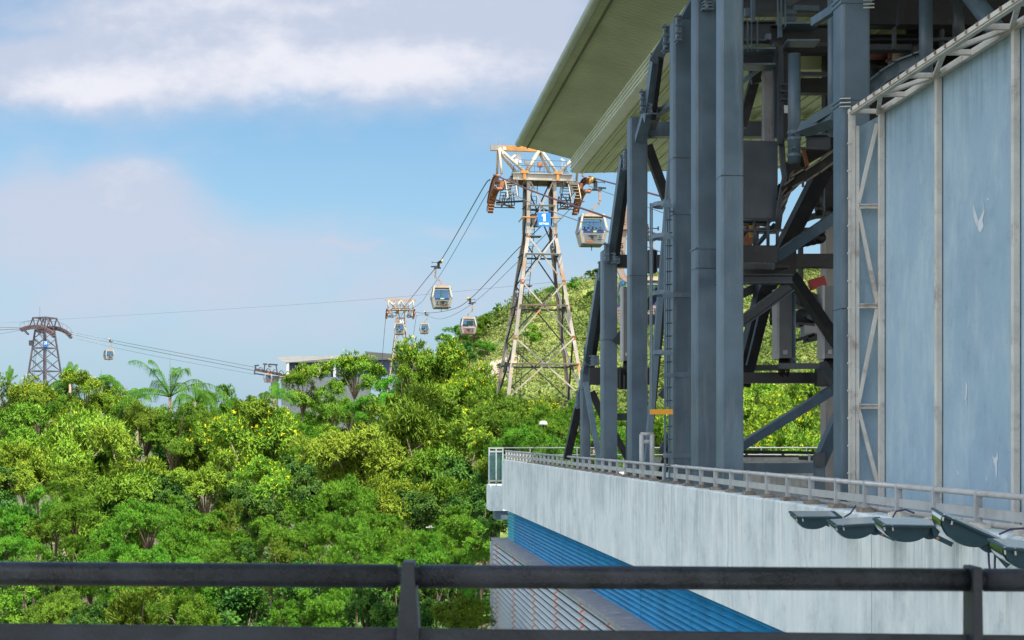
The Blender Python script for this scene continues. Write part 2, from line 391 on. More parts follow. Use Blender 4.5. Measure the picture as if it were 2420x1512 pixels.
# ================================================================ GROUND AND HILL
def vnoise(x, y, seed=0):
    x = np.asarray(x, float); y = np.asarray(y, float)
    xi = np.floor(x).astype(int); yi = np.floor(y).astype(int); fx = x-xi; fy = y-yi
    fx = fx*fx*(3-2*fx); fy = fy*fy*(3-2*fy)
    def h(a, b):
        n = (a*374761393+b*668265263+seed*974711) & 0x7fffffff
        n = ((n ^ (n >> 13))*1274126177) & 0x7fffffff
        return ((n ^ (n >> 16)) & 0xffff)/65535.0
    return (h(xi, yi)*(1-fx)+h(xi+1, yi)*fx)*(1-fy)+(h(xi, yi+1)*(1-fx)+h(xi+1, yi+1)*fx)*fy
def fbm(x, y, oct=4, seed=0):
    s = 0; a = .5
    for i in range(oct):
        s = s+a*(vnoise(x*2**i, y*2**i, seed+i)-.5); a *= .5
    return s
CR_X = [880, 960, 1030, 1062, 1120, 1180, 1240, 1290, 1340, 1420, 1500, 1590, 1700, 1900, 2100, 2420, 3000]
CR_Y = [1140, 1010, 850, 812, 782, 745, 712, 697, 690, 686, 678, 666, 655, 628, 590, 540, 480]
def hill_z(X, Y):
    X = np.asarray(X, float); Y = np.asarray(Y, float)
    px = CX+F*X/Y
    zc = (HY-np.interp(px, CR_X, CR_Y))/F*300.0
    tt = np.clip((Y-135)/165.0, 0, 1); up = tt**.85
    z = -13.5+(zc+13.5)*up
    z = np.where(Y > 300, zc-(Y-300)*.22, z)
    z = z+fbm(X*.03, Y*.03, 4, 3)*9*np.clip((Y-135)/60, 0, 1)
    return np.maximum(z, -13.5)
nx, ny = 200, 120
xs = np.linspace(-.12, .75, nx); ys = np.linspace(133, 520, ny)
mb = MB()
for j in range(ny):
    xw = xs*ys[j]; zz = hill_z(xw, np.full(nx, ys[j]))
    mb.v += [(float(a), float(ys[j]), float(b)) for a, b in zip(xw, zz)]
mb.f = [(j*nx+i, j*nx+i+1, (j+1)*nx+i+1, (j+1)*nx+i) for j in range(ny-1) for i in range(nx-1)]
m, t, b = base_mat('grassy_hillside')
pos = t.n('ShaderNodeNewGeometry').outputs['Position']
n1 = t.noise(pos, .07, 8, .65); n2 = t.noise(pos, .5, 6, .7)
c = t.mix(t.ramp(n2, .35, .65), (.13, .19, .03), (.32, .34, .08))
c = t.mix(t.ramp(n1, .45, .62), c, (.07, .12, .025))
c = t.mix(t.ramp(t.noise(pos, .16, 6, .6), .64, .7), c, (.26, .19, .12))
t.l(c, b.inputs['Base Color']); b.inputs['Roughness'].default_value = .95
bp = t.n('ShaderNodeBump'); bp.inputs['Strength'].default_value = .8; bp.inputs['Distance'].default_value = .6
t.l(n2, bp.inputs['Height']); t.l(bp.outputs[0], b.inputs['Normal'])
o = mb.build('hill', m, smooth=True); tag(o, 'grassy green hillside rising behind the large pylon', kind='structure')

mb = MB(); mb.add([(-900, -60, GZ), (1500, -60, GZ), (1500, 5000, GZ), (-1500, 5000, GZ)], [(0, 1, 2, 3)])
m, t, b = base_mat('shady_soil')
pos = t.n('ShaderNodeNewGeometry').outputs['Position']
c = t.mix(t.ramp(t.noise(pos, .3, 6, .65), .4, .6), (.035, .05, .015), (.10, .09, .05))
t.l(c, b.inputs['Base Color']); b.inputs['Roughness'].default_value = .95
o = mb.build('ground', m); tag(o, 'dark soil and undergrowth under the trees', kind='structure')
mb = MB(); mb.add([(-90, 74, GZ+.004), (30, 66, GZ+.004), (30, 76, GZ+.004), (-90, 84, GZ+.004)], [(0, 1, 2, 3)])
o = mb.build('road', paint('pale_concrete_road', (.42, .38, .34), .9, 0, .12)); tag(o, 'pale road glimpsed between the tree trunks', kind='structure')

# ================================================================ FOLIAGE MESHES
def quads_mesh(name, Vv, mats, mi=None, nq=4):
    n = len(Vv)//nq
    me = bpy.data.meshes.new(name)
    me.vertices.add(len(Vv)); me.vertices.foreach_set('co', Vv.astype(np.float32).ravel())
    me.loops.add(n*nq); me.loops.foreach_set('vertex_index', np.arange(n*nq, dtype=np.int32))
    me.polygons.add(n)
    me.polygons.foreach_set('loop_start', np.arange(0, n*nq, nq, dtype=np.int32))
    me.polygons.foreach_set('loop_total', np.full(n, nq, dtype=np.int32))
    if mi is not None: me.polygons.foreach_set('material_index', mi.astype(np.int32))
    for m in mats: me.materials.append(m)
    me.update(); me.validate()
    return me
def unit(a): return a/np.maximum(np.linalg.norm(a, axis=1, keepdims=True), 1e-9)
def leaf_quads(C, D, N, L, Wd):
    """pointed leaf: 4 vertices (base, side, tip, side) along D, in the plane that faces N"""
    S = unit(np.cross(D, N)); L = np.asarray(L).reshape(-1, 1); Wd = np.asarray(Wd).reshape(-1, 1)
    q = np.stack([C, C+D*L*.45+S*Wd*.5, C+D*L, C+D*L*.45-S*Wd*.5], 1)
    return q.reshape(-1, 3)
def crown_points(rng, nl, npuff, rl, rp, flat_=.8, squash=1.0):
    """puff centres and radii in a crown of radius 1, base at z=-squash"""
    lobes = []
    for i in range(nl):
        for _ in range(60):
            p = rng.normal(size=3); p /= np.linalg.norm(p); p *= rng.uniform(.30, .92); p[2] = p[2]*squash*.95
            if p[2] < -.72*squash: continue
            if all(np.linalg.norm(p-q[0]) > rl*.8 for q in lobes): break
        lobes.append((p, rl*rng.uniform(.75, 1.25)))
    lobes.append((np.array([0, 0, .1]), rl*1.1))
    C = []; Rr = []; LC = []
    for i in range(npuff):
        p, r = lobes[rng.integers(len(lobes))]
        d = rng.normal(size=3); d /= np.linalg.norm(d); d[2] = abs(d[2])*.95-.35
        c = p+d*r*rng.uniform(.65, 1.05)
        C.append(c); Rr.append(rp*rng.uniform(.5, 1.45)); LC.append(p)
    return np.array(C), np.array(Rr), np.array(LC)
def make_crown(name, seed, kind, nleaf, nl=7, npuff=60, rl=.36, rp=.17, squash=.85, blossom=0):
    rng = np.random.default_rng(seed)
    C, Rr, LC = crown_points(rng, nl, npuff, rl, rp, squash=squash)
    tb = 11 if kind == 'needle' else 6 if kind == 'sickle' else 4; nt = nleaf//tb; nl_ = nt*tb; nleaf = nt
    k = rng.integers(len(C), size=nleaf)
    d = unit(rng.normal(size=(nleaf, 3))); d[:, 2] = np.where(rng.random(nleaf) < .5, np.abs(d[:, 2]), d[:, 2])
    rad = Rr[k]*rng.uniform(.35, 1.0, nleaf)**.6
    pts = C[k]+d*rad[:, None]*np.array([1, 1, .85])
    out = unit(pts-LC[k]+.3*unit(pts))
    pts = np.repeat(pts, tb, 0); out = np.repeat(out, tb, 0); d = np.repeat(d, tb, 0); nleaf = nl_
    pts = pts+rng.normal(size=pts.shape)*(.006 if kind != 'broad' else .02)
    rnd = unit(rng.normal(size=(nleaf, 3)))
    if kind == 'needle':
        D = unit(out*.75+rnd*.95+np.array([0, 0, .3])); L = rng.uniform(.05, .095, nleaf); Wd = L*.19
    elif kind == 'sickle':
        D = unit(out*.5+rnd*.9+np.array([0, 0, -.35])); L = rng.uniform(.05, .10, nleaf); Wd = L*.24
    elif kind == 'broad':
        D = unit(d*.6+rnd*.8+np.array([0, 0, -.1])); L = rng.uniform(.05, .085, nleaf); Wd = L*.62
    N = unit(out*1.0+np.array([0, 0, .5])+rnd*.55)
    if blossom:
        pass
    me = quads_mesh(name, leaf_quads(pts, D, N, L, Wd), [])
    bl = None
    if blossom:
        # star-like sprays at the outer top of the puffs
        top = np.argsort(-(C[:, 2]+rng.uniform(-.35, .35, len(C))))[:max(6, len(C)*3//4)]
        kc = top[rng.integers(len(top), size=blossom)]
        dd = unit(rng.normal(size=(blossom, 3))); dd[:, 2] = np.abs(dd[:, 2])+.1; dd = unit(dd)
        cc = C[kc]+dd*(Rr[kc]*rng.uniform(.9, 1.08, blossom))[:, None]
        m = 7; cc = np.repeat(cc, m, 0); dd = np.repeat(dd, m, 0)
        D = unit(dd*.7+unit(rng.normal(size=(len(cc), 3)))*.9); L = rng.uniform(.022, .042, len(cc))
        N = unit(dd+unit(rng.normal(size=(len(cc), 3)))*.5)
        bl = quads_mesh(name+'_blossom', leaf_quads(cc, D, N, L, L*.3), [flower])
    return me, bl, C, LC
def make_trunk(name, seed, C, LC, mat, r=.05):
    """trunk from z=0 to z=1 in its own scale, then limbs into the crown; crown centre is at z=1"""
    rng = random.Random(seed); mb = MB()
    bx, by = rng.uniform(-.06, .06), rng.uniform(-.06, .06)
    tr = [(0, 0, -.02), (bx*.6, by*.4, .35), (bx*1.4, by, .62), (0, 0, .80)]
    mb.path(tr, [r, r*.85, r*.7, r*.55], 7)
    return mb, tr

class Kind: pass
KINDS = {}
EXT = {}
def reg(key, crown_args, mat, bmat, trunk_seed):
    k = Kind(); k.vars = []
    for i, a in enumerate(crown_args):
        me, bl, C, LC = make_crown(key+'_crown', **a)
        me.materials.append(mat)
        # limbs run from the fork below the crown to the lobes (crown scale)
        mb = MB(); rng = random.Random(trunk_seed+i)
        uniq = []
        for p in LC:
            if not any(np.allclose(p, q) for q in uniq): uniq.append(p)
        for p in uniq:
            p = np.array(p); mid = np.array([p[0]*.45+rng.uniform(-.06, .06), p[1]*.45+rng.uniform(-.06, .06), -.5+.5*(p[2]+.5)])
            mb.path([(0, 0, -.95), tuple(mid), tuple(p)], [.03, .02, .008], 5)
            for q in range(3):
                cidx = rng.randrange(len(C)); e = C[cidx]
                if np.linalg.norm(e-p) < .6: mb.path([tuple(mid*.3+p*.7), tuple(p*.4+e*.6+np.array([0, 0, -.03])), tuple(e)], [.011, .007, .003], 4)
        limbs = mb
        me_l = bpy.data.meshes.new(key+'_limbs'); me_l.from_pydata(limbs.v, [], limbs.f); me_l.materials.append(bmat); me_l.shade_smooth()
        tb = MB(); rr = .036
        bx, by = rng.uniform(-.25, .25), rng.uniform(-.2, .2)
        tb.path([(0, 0, -.03), (bx*.5, by*.5, .4), (bx, by, .75), (0, 0, 1.0)], [rr, rr*.82, rr*.72, rr*.7], 8)
        me_t = bpy.data.meshes.new(key+'_trunk'); me_t.from_pydata(tb.v, [], tb.f); me_t.materials.append(bmat); me_t.shade_smooth()
        co = np.empty(len(me.vertices)*3, dtype=np.float32); me.vertices.foreach_get('co', co); co = co.reshape(-1, 3)
        EXT[me.name] = (float(np.percentile(co[:, 2], 99.6)), float(np.percentile(np.abs(co[:, 0]), 98.5)))
        k.vars.append((me, bl, me_l, me_t))
    KINDS[key] = k
reg('acacia', [dict(seed=21, kind='sickle', nleaf=21000, nl=8, npuff=95, rl=.33, rp=.15, blossom=300), dict(seed=22, kind='sickle', nleaf=21000, nl=9, npuff=100, rl=.31, rp=.15, squash=1.0, blossom=380)], lf_sickle, bark_pale, 1)
reg('acacia_plain', [dict(seed=25, kind='sickle', nleaf=20000, nl=8, npuff=90, rl=.34, rp=.155, blossom=16)], lf_sickle, bark_pale, 9)
reg('lime', [dict(seed=31, kind='sickle', nleaf=20000, nl=8, npuff=90, rl=.33, rp=.15, blossom=30), dict(seed=32, kind='sickle', nleaf=20000, nl=8, npuff=80, rl=.35, rp=.16, squash=.95, blossom=40)], lf_lime, bark_pale, 2)
reg('needle', [dict(seed=41, kind='needle', nleaf=30000, nl=8, npuff=85, rl=.33, rp=.17), dict(seed=42, kind='needle', nleaf=30000, nl=9, npuff=85, rl=.33, rp=.16, squash=.95), dict(seed=43, kind='needle', nleaf=30000, nl=7, npuff=70, rl=.36, rp=.18, squash=.75)], lf_needle, bark, 3)
reg('olive', [dict(seed=51, kind='needle', nleaf=30000, nl=8, npuff=80, rl=.33, rp=.18), dict(seed=52, kind='needle', nleaf=28000, nl=7, npuff=70, rl=.35, rp=.19, squash=.8)], lf_olive, bark, 4)
reg('dark', [dict(seed=61, kind='broad', nleaf=14000, nl=7, npuff=70, rl=.36, rp=.17)], lf_dark, bark, 5)
reg('bright', [dict(seed=71, kind='broad', nleaf=13000, nl=7, npuff=70, rl=.36, rp=.17)], lf_bright, bark, 6)

TREE_NO = {}
ORD = ['first', 'second', 'third', 'fourth', 'fifth', 'sixth', 'seventh', 'eighth', 'ninth', 'tenth', 'eleventh', 'twelfth', 'thirteenth', 'fourteenth', 'fifteenth',
       'sixteenth', 'seventeenth', 'eighteenth', 'nineteenth', 'twentieth', 'twenty-first', 'twenty-second', 'twenty-third', 'twenty-fourth', 'twenty-fifth', 'twenty-sixth', 'twenty-seventh', 'twenty-eighth', 'twenty-ninth', 'thirtieth',
       'thirty-first', 'thirty-second', 'thirty-third', 'thirty-fourth', 'thirty-fifth']
LOOK = {'acacia': 'yellow-flowered acacia', 'acacia_plain': 'green sickle-leaved acacia', 'lime': 'yellow-green acacia', 'needle': 'feathery bright green tree', 'olive': 'feathery olive green tree',
        'dark': 'dark broad-leaved tree', 'bright': 'glossy bright green tree'}
def landmark(px, py):
    L = [(55, 'at left end'), (140, 'below the brown pylon'), (290, 'under the drooping palms'), (520, 'below the tall palm'), (690, 'left of the far station'), (880, 'below the far station roof'),
         (1010, 'below the small pylon'), (1175, 'left of the large pylon'), (1385, 'below the large pylon'), (1600, 'behind the slim left columns'), (9999, 'behind the steel braces')]
    return next(b for a, b in L if px < a)
def tree(kind, px, ptop, wpx, Y, row, sq=None, var=None, ground=GZ):
    k = KINDS[kind]; i = TREE_NO.get(kind, 0); TREE_NO[kind] = i+1
    me, bl, ml, mt = k.vars[(i if var is None else var) % len(k.vars)]
    zn, wn = EXT[me.name]; Rw = wpx/2*Y/F*(1.5 if kind in ('acacia', 'lime', 'acacia_plain') and row in (UP, MID) else 1.02 if row == SKY and 650 < px < 1000 else 1.22)/wn; X = (px-CX)/F*Y; ztop = (HY-ptop)/F*Y
    rz = Rw*(sq or random.uniform(1.05, 1.4))
    cz = ztop-rz*zn
    if cz-ground < rz*1.1: cz = ground+rz*1.1
    root = thing({'acacia': 'acacia_tree', 'acacia_plain': 'acacia_tree', 'lime': 'acacia_tree'}.get(kind, 'leafy_tree' if kind in ('dark', 'bright') else 'feathery_tree'),
                 None, 'tree', (X, Y, ground), 'trees in front of and below the cable car line')
    root['_k'] = kind; root['_row'] = row; root['_px'] = px
    rot = random.uniform(0, 6.28); H = cz-ground
    def part(nm, mesh, loc, sc):
        o = bpy.data.objects.new(nm, mesh); COL.objects.link(o); o.parent = root; o.location = loc; o.scale = sc; o.rotation_euler = (0, 0, rot); return o
    cr = part('crown', me, (0, 0, H), (Rw, Rw, rz))
    part('limbs', ml, (0, 0, H), (Rw, Rw, rz*.95))
    part('trunk', mt, (0, 0, 0), (Rw, Rw, max(.3, H-rz*.95)))
    if bl: part('blossom', bl, (0, 0, H), (Rw, Rw, rz))
    TREES.append((root, kind, row, px, ptop))
    return root
TREES = []
SKY, UP, MID, LOW, NEAR = 'skyline row', 'second row', 'middle row', 'lower row', 'nearest row'
for a in [  # kind, px, top y, width, depth, row
    ('olive', 15, 888, 100, 138, SKY), ('acacia', 92, 892, 95, 132, SKY), ('needle', 140, 928, 90, 140, SKY), ('acacia', 203, 876, 92, 128, SKY), ('acacia', 268, 920, 90, 130, SKY),
    ('olive', 345, 958, 125, 114, SKY), ('olive', 412, 956, 120, 112, SKY), ('olive', 474, 964, 110, 115, SKY), ('needle', 545, 912, 95, 150, SKY), ('needle', 605, 935, 60, 150, SKY),
    ('acacia_plain', 610, 943, 170, 128, SKY), ('acacia', 716, 857, 110, 150, SKY), ('acacia', 838, 831, 105, 152, SKY), ('needle', 862, 932, 90, 132, SKY), ('dark', 898, 850, 75, 230, SKY),
    ('olive', 950, 868, 100, 200, SKY), ('acacia', 1035, 806, 175, 142, SKY), ('acacia', 1125, 878, 130, 138, SKY), ('acacia_plain', 1075, 836, 130, 144, SKY), ('acacia', 985, 862, 110, 140, SKY), ('acacia_plain', 1150, 912, 110, 128, SKY), ('olive', 1198, 930, 150, 104, SKY), ('needle', 1262, 962, 110, 99, SKY),
    ('needle', 1325, 946, 120, 97, SKY), ('acacia', 1276, 938, 75, 105, SKY), ('needle', 1400, 962, 110, 98, SKY), ('bright', 915, 890, 70, 190, SKY), ('acacia_plain', 780, 900, 110, 145, SKY), ('dark', 150, 896, 80, 170, SKY), ('dark', 232, 892, 80, 175, SKY),
    # second row
    ('acacia_plain', 30, 955, 140, 118, UP), ('lime', 145, 972, 160, 112, UP), ('dark', 225, 985, 120, 124, UP), ('needle', 232, 1036, 110, 115, UP), ('lime', 318, 1005, 200, 106, UP), ('olive', 432, 1000, 170, 118, UP),
    ('acacia', 610, 985, 200, 112, UP), ('needle', 745, 1004, 110, 120, UP), ('lime', 848, 1010, 165, 106, UP), ('acacia_plain', 965, 908, 190, 124, UP), ('acacia_plain', 1010, 960, 200, 116, UP), ('acacia', 1150, 950, 170, 112, UP), ('needle', 1228, 1008, 120, 84, UP), ('needle', 1292, 1014, 110, 82, UP),
    ('lime', 700, 965, 120, 128, UP), ('needle', 1350, 1010, 120, 84, UP), ('olive', 520, 1010, 100, 122, UP),
    # middle
    ('lime', 75, 1048, 130, 103, MID), ('acacia_plain', 170, 1098, 120, 98, MID), ('lime', 485, 1062, 130, 103, MID), ('acacia', 640, 1082, 120, 98, MID), ('needle', 792, 1128, 150, 95, MID), ('lime', 900, 1125, 115, 96, MID),
    ('acacia_plain', 280, 1120, 190, 97, MID), ('dark', 385, 1110, 120, 104, MID), ('acacia_plain', 1000, 1060, 170, 106, MID), ('dark', 1130, 1080, 170, 104, MID), ('dark', 730, 1080, 120, 108, MID), ('acacia_plain', 1075, 1130, 120, 100, MID), ('dark', 560, 1120, 110, 104, MID), ('dark', 8, 1090, 80, 102, MID),
    ('dark', 930, 1090, 110, 108, MID), ('acacia_plain', 1180, 1080, 110, 100, MID),
    # lower
    ('needle', 54, 1155, 150, 84, LOW), ('needle', 176, 1138, 115, 82, LOW), ('needle', 352, 1182, 140, 83, LOW), ('needle', 444, 1174, 120, 85, LOW), ('needle', 264, 1210, 115, 80, LOW), ('needle', 455, 1246, 145, 76, LOW),
    ('needle', 582, 1228, 120, 80, LOW), ('olive', 540, 1186, 95, 86, LOW), ('needle', 722, 1214, 120, 80, LOW), ('needle', 842, 1215, 155, 79, LOW), ('needle', 886, 1195, 80, 84, LOW), ('needle', 940, 1216, 90, 84, LOW),
    ('needle', 982, 1246, 135, 77, LOW), ('needle', 1080, 1196, 130, 84, LOW), ('bright', 1130, 1232, 75, 80, LOW), ('needle', 652, 1218, 95, 84, LOW), ('dark', 1140, 1150, 120, 92, LOW), ('olive', 130, 1205, 110, 84, LOW), ('dark', 1030, 1170, 110, 92, LOW),
    # nearest
    ('needle', 15, 1262, 110, 70, NEAR), ('needle', 126, 1290, 125, 68, NEAR), ('needle', 215, 1268, 115, 71, NEAR), ('needle', 290, 1282, 130, 68, NEAR), ('dark', 594, 1280, 45, 70, NEAR), ('dark', 729, 1294, 75, 70, NEAR), ('needle', 866, 1268, 150, 69, NEAR),
    ('needle', 1022, 1262, 105, 70, NEAR), ('needle', 370, 1290, 110, 69, NEAR), ('olive', 660, 1275, 110, 69, NEAR), ('needle', 540, 1290, 110, 68, NEAR), ('needle', 780, 1290, 90, 68, NEAR), ('needle', 1098, 1290, 80, 70, NEAR),
    ('bright', 38, 1385, 110, 55, NEAR), ('olive', 135, 1392, 130, 54, NEAR), ('olive', 320, 1372, 210, 56, NEAR), ('dark', 560, 1378, 230, 55, NEAR), ('needle', 700, 1392, 110, 54, NEAR), ('needle', 805, 1368, 130, 56, NEAR),
    ('dark', 905, 1392, 130, 54, NEAR), ('olive', 1085, 1405, 120, 56, NEAR), ('bright', 1108, 1376, 70, 60, NEAR), ('dark', 1160, 1215, 60, 78, LOW), ('dark', 1010, 1440, 110, 54, NEAR), ('needle', 440, 1400, 120, 54, NEAR), ('dark', 230, 1430, 90, 52, NEAR),
    # seen through the steelwork
    ('acacia', 1795, 868, 150, 118, SKY), ('acacia', 1905, 872, 150, 122, SKY), ('lime', 1800, 930, 170, 96, UP), ('acacia', 1900, 945, 150, 92, UP), ('lime', 1690, 930, 150, 100, UP), ('needle', 1480, 975, 130, 112, UP), ('acacia', 1570, 960, 110, 110, UP),
    ('acacia', 1840, 1010, 150, 84, MID), ('lime', 1960, 990, 110, 88, MID), ('needle', 1450, 1035, 120, 100, MID)]:
    tree(*a)
rr = random.Random(4)
for i in range(26):
    px = -30+i*50+rr.uniform(-16, 16)
    if px > 1240: break
    tree(rr.choice(['needle', 'olive', 'acacia_plain', 'dark', 'acacia_plain']), px, rr.uniform(938, 966), rr.uniform(85, 120), rr.uniform(158, 185), 'back row')
for i in range(9):
    tree('dark', i*132+rr.uniform(-25, 25), rr.uniform(1020, 1060), rr.uniform(120, 150), rr.uniform(120, 126), UP)
for i in range(9):
    tree('dark', i*132+60+rr.uniform(-25, 25), rr.uniform(1120, 1160), rr.uniform(110, 140), rr.uniform(96, 102), MID)
for i in range(8):
    tree(rr.choice(['dark', 'dark', 'needle']), i*148+rr.uniform(-20, 20), rr.uniform(1310, 1345), rr.uniform(90, 130), rr.uniform(60, 66), NEAR)
groups = {}
for r in TREES: groups.setdefault((r[2], landmark(r[3], r[4])), []).append(r)
for (row, lm), lst in groups.items():
    lst.sort(key=lambda q: q[3])
    for n_, r in enumerate(lst):
        w = '' if len(lst) == 1 else ', '+ORD[n_]+' from left'
        r[0]['label'] = f"{LOOK[r[1]]} {lm}, {row}{w}"
        for kk in ('_k', '_row', '_px'): del r[0][kk]
        h = len(r[0]['label'].split())

# ---- palms
def frond_mesh(mbl, mbr, root, az, length, lift, droop, rng, leaf=.75, dens=30):
    d = np.array([math.cos(az), math.sin(az), 0.0]); s = np.array([-math.sin(az), math.cos(az), 0.0])
    pts = []
    for i in range(15):
        q = i/14
        pts.append(np.array(root)+d*(length*(q*math.cos(lift)*(1-.15*q)))+np.array([0, 0, 1])*(length*(q*math.sin(lift)-droop*q**2.2)))
    mbr.path([tuple(p) for p in pts], [.05-.04*i/14 for i in range(15)], 5)
    for i in range(dens):
        q = .12+.88*i/dens; x = q*14; k = min(13, int(x)); p = pts[k]*(1-(x-k))+pts[k+1]*(x-k)
        tan = pts[k+1]-pts[k]; tan /= np.linalg.norm(tan)
        for sg in (-1, 1):
            L = leaf*math.sin(math.pi*(.12+.8*q))*rng.uniform(.85, 1.15)
            a = tan*.6+s*sg*.7+np.array([0, 0, -.1]); a /= np.linalg.norm(a)
            p1 = p+a*L*.45; p2 = p1+(a*.35+np.array([0, 0, -1.0]))*L*.6
            w = np.array(tan)*.022
            mbl.add([p-w, p+w, p1+w, p1-w], [(0, 1, 2, 3)]); mbl.add([p1-w, p1+w, p2], [(0, 1, 2)])
def palm(px, py, Y, label, fronds, leaf=.8, spear=None, name='palm_tree'):
    c = P(px, py, Y); root = thing(name, label, 'palm', (c.x, Y, GZ), 'palms above the tree line'); rng = random.Random(px); KP = 1.3 if spear and spear > 3 else 1.0; fronds = [(a_, b_*1.35*KP, c_, d_*1.5+.1) for a_, b_, c_, d_ in fronds]; leaf *= 1.25; fronds = fronds+[(a_+17, b_*.8, min(82, c_+14), d_) for a_, b_, c_, d_ in fronds[::2]]
    mb = MB(); mb.path([(c.x, Y, GZ), (c.x+.1, Y, GZ+(c.z-GZ)*.6), tuple(c)], [.22, .17, .13], 10); mb.build('trunk', bark_pale, root, True)
    mb = MB(); mb.tube(c-ZU*1.1, c+ZU*.1, .14, 10, .09); mb.build('crownshaft', lf_palm, root, True)
    for az, ln, lift, dr in fronds:
        l = MB(); r = MB(); frond_mesh(l, r, c, R_(az), ln, R_(lift), dr, rng, leaf)
        o = r.build('frond', lf_palm, root, True); OFF[o] = OFF[root]; l.build('leaflets', lf_palm, o, fix=False)
    if spear:
        m_ = MB(); m_.tube(c, c+ZU*spear, .035, 5, .008); m_.build('spear_leaf', lf_palm, root, True)
    return root
palm(402, 938, 120, 'tall palm with arching fronds standing above the tree line', [(172, 4.6, 58, .25), (160, 3.6, 70, .35), (30, 3.6, 72, .35), (75, 3.2, 76, .3), (5, 4.6, 38, .42), (-20, 4.4, 30, .5), (185, 4.3, 15, .35), (200, 3.6, 35, .5), (120, 4, 40, .4), (250, 3.6, 30, .5), (300, 3.8, 40, .5)], .95, 3.7)
palm(462, 950, 126, 'palm with drooping fronds right of the tall palm', [(10, 3.9, 42, .5), (170, 2.8, 50, .5), (60, 3, 60, .45), (-30, 3.3, 45, .6), (200, 3, 40, .6), (95, 2.6, 75, .3), (330, 3.4, 50, .6)], .95, 2.0)
palm(166, 908, 136, 'palm with yellow new leaves left of the flowering skyline acacia', [(110, 2.0, 80, .05), (60, 2.0, 70, .08), (140, 1.8, 66, .1), (180, 2.9, 35, .6), (0, 2.6, 35, .6), (210, 2.9, 20, .6), (-30, 2.9, 20, .6), (160, 3.2, 30, .5)], .7, 2.2)
palm(239, 906, 138, 'palm with heavy drooping fronds right of the flowering skyline acacia', [(0, 3.2, 35, .7), (-20, 3.4, 25, .7), (30, 2.6, 55, .6), (180, 2.8, 40, .7), (200, 2.9, 25, .7), (90, 2.6, 60, .5), (270, 2.4, 45, .7)], .95, 1.6)
palm(322, 945, 138, 'small pale palm tips poking up left of the tall palm', [(10, 2.2, 55, .25), (45, 1.8, 65, .2), (170, 2.0, 55, .3), (120, 1.6, 70, .2), (-20, 2.0, 40, .4)], .6)
palm(650, 944, 135, 'small spiky palm below the far gondola station', [(10, 2.0, 45, .25), (50, 1.8, 60, .2), (170, 2.0, 45, .3), (120, 1.8, 68, .2), (-20, 2.0, 30, .4), (200, 2.0, 30, .4), (80, 1.7, 80, .1)], .7)
palm(22, 905, 150, 'palm leaf tips above the olive tree at the left edge', [(60, 1.6, 75, .1), (100, 1.9, 80, .1), (130, 1.6, 66, .15), (20, 1.4, 60, .2)], .4)

# ---- hill shrubs (uncountable) and single hillside trees
rng = np.random.default_rng(5)
def shrub_cloud(name, label, n, mat, rlo, rhi, per, seed, mask_lo=None, ymax=318, lw=.42, dark=False):
    rng = np.random.default_rng(seed)
    ph = rng.uniform(-.055, .36, n*3); yy = 150+(ymax-150)*rng.random(n*3)**.8
    X = ph*yy; dens = fbm(X*.045, yy*.045, 3, 9)
    keep = (dens > .02) if dark else (dens < .10)
    X = X[keep][:n]; yy = yy[keep][:n]; n = len(X)
    Z = hill_z(X, yy); r = rng.uniform(rlo, rhi, n)**1.0
    k = np.repeat(np.arange(n), per); m = len(k)
    d = unit(rng.normal(size=(m, 3))); d[:, 2] = np.abs(d[:, 2])
    rad = r[k]*rng.uniform(.6, 1, m)*(.8+.4*rng.random(m))
    pts = np.stack([X[k], yy[k], Z[k]-.1], 1)+d*rad[:, None]*np.array([1, 1, .85])
    rnd = unit(rng.normal(size=(m, 3)))
    L = rng.uniform(.5, 1.0, m)*lw*np.sqrt(r[k])
    me = quads_mesh(name, leaf_quads(pts, unit(d*.5+rnd), unit(d+rnd*.5+np.array([0, -.2, .4])), L, L*.6), [mat])
    o = bpy.data.objects.new(name, me); COL.objects.link(o); tag(o, label, None, None, 'stuff')
shrub_cloud('hill_scrub', 'yellow-green scrub covering the hillside', 3600, lf_hill, .7, 1.6, 70, 3, lw=.5)
shrub_cloud('hill_bushes', 'patches of dark green bushes on the hillside', 2300, lf_hill2, 1.0, 3.2, 110, 4, dark=True, lw=.5)
def hill_tree(px, ptop, wpx, kind, label, Y=None):
    Y = Y or 292.0; X = (px-CX)/F*Y; gz = float(hill_z(X, Y))-.5
    k = KINDS[kind]; me, bl, ml, mt = k.vars[0]
    Rw = wpx/2*Y/F*1.1; ztop = (HY-ptop)/F*Y; rz = Rw*.9; cz = max(ztop-rz, gz+rz*1.05)
    root = thing('hillside_tree', label, 'tree', (X, Y, gz), 'single trees on the hill')
    for nm, me_, loc, sc in (('crown', me, (0, 0, cz-gz), (Rw, Rw, rz)), ('trunk', mt, (0, 0, 0), (Rw, Rw, max(.3, cz-gz-rz*.9))), ('limbs', ml, (0, 0, cz-gz), (Rw, Rw, rz*.95))):
        o = bpy.data.objects.new(nm, me_); COL.objects.link(o); o.parent = root; o.location = loc; o.scale = sc; o.rotation_euler = (0, 0, px*.7)
hill_tree(1178, 716, 24, 'bright', 'lone bright tree on the ridge left of the large pylon')
hill_tree(1268, 683, 24, 'bright', 'small round tree on the ridge seen inside the large pylon')
hill_tree(1310, 668, 38, 'needle', 'feathery tree on the ridge behind the right leg of the pylon')
hill_tree(1358, 676, 36, 'bright', 'bright bushy tree on the ridge right of the pylon')
hill_tree(1405, 664, 34, 'dark', 'dark tree on the ridge beside the steel column', 300)
hill_tree(1385, 700, 40, 'dark', 'dark round tree just below the ridge beside the steelwork', 280)
hill_tree(1060, 775, 50, 'needle', 'leftmost tree on the flank of the hill below the cabins', 260)
hill_tree(1085, 752, 58, 'needle', 'tall feathery tree on the hill flank left of the pink cabin', 268)
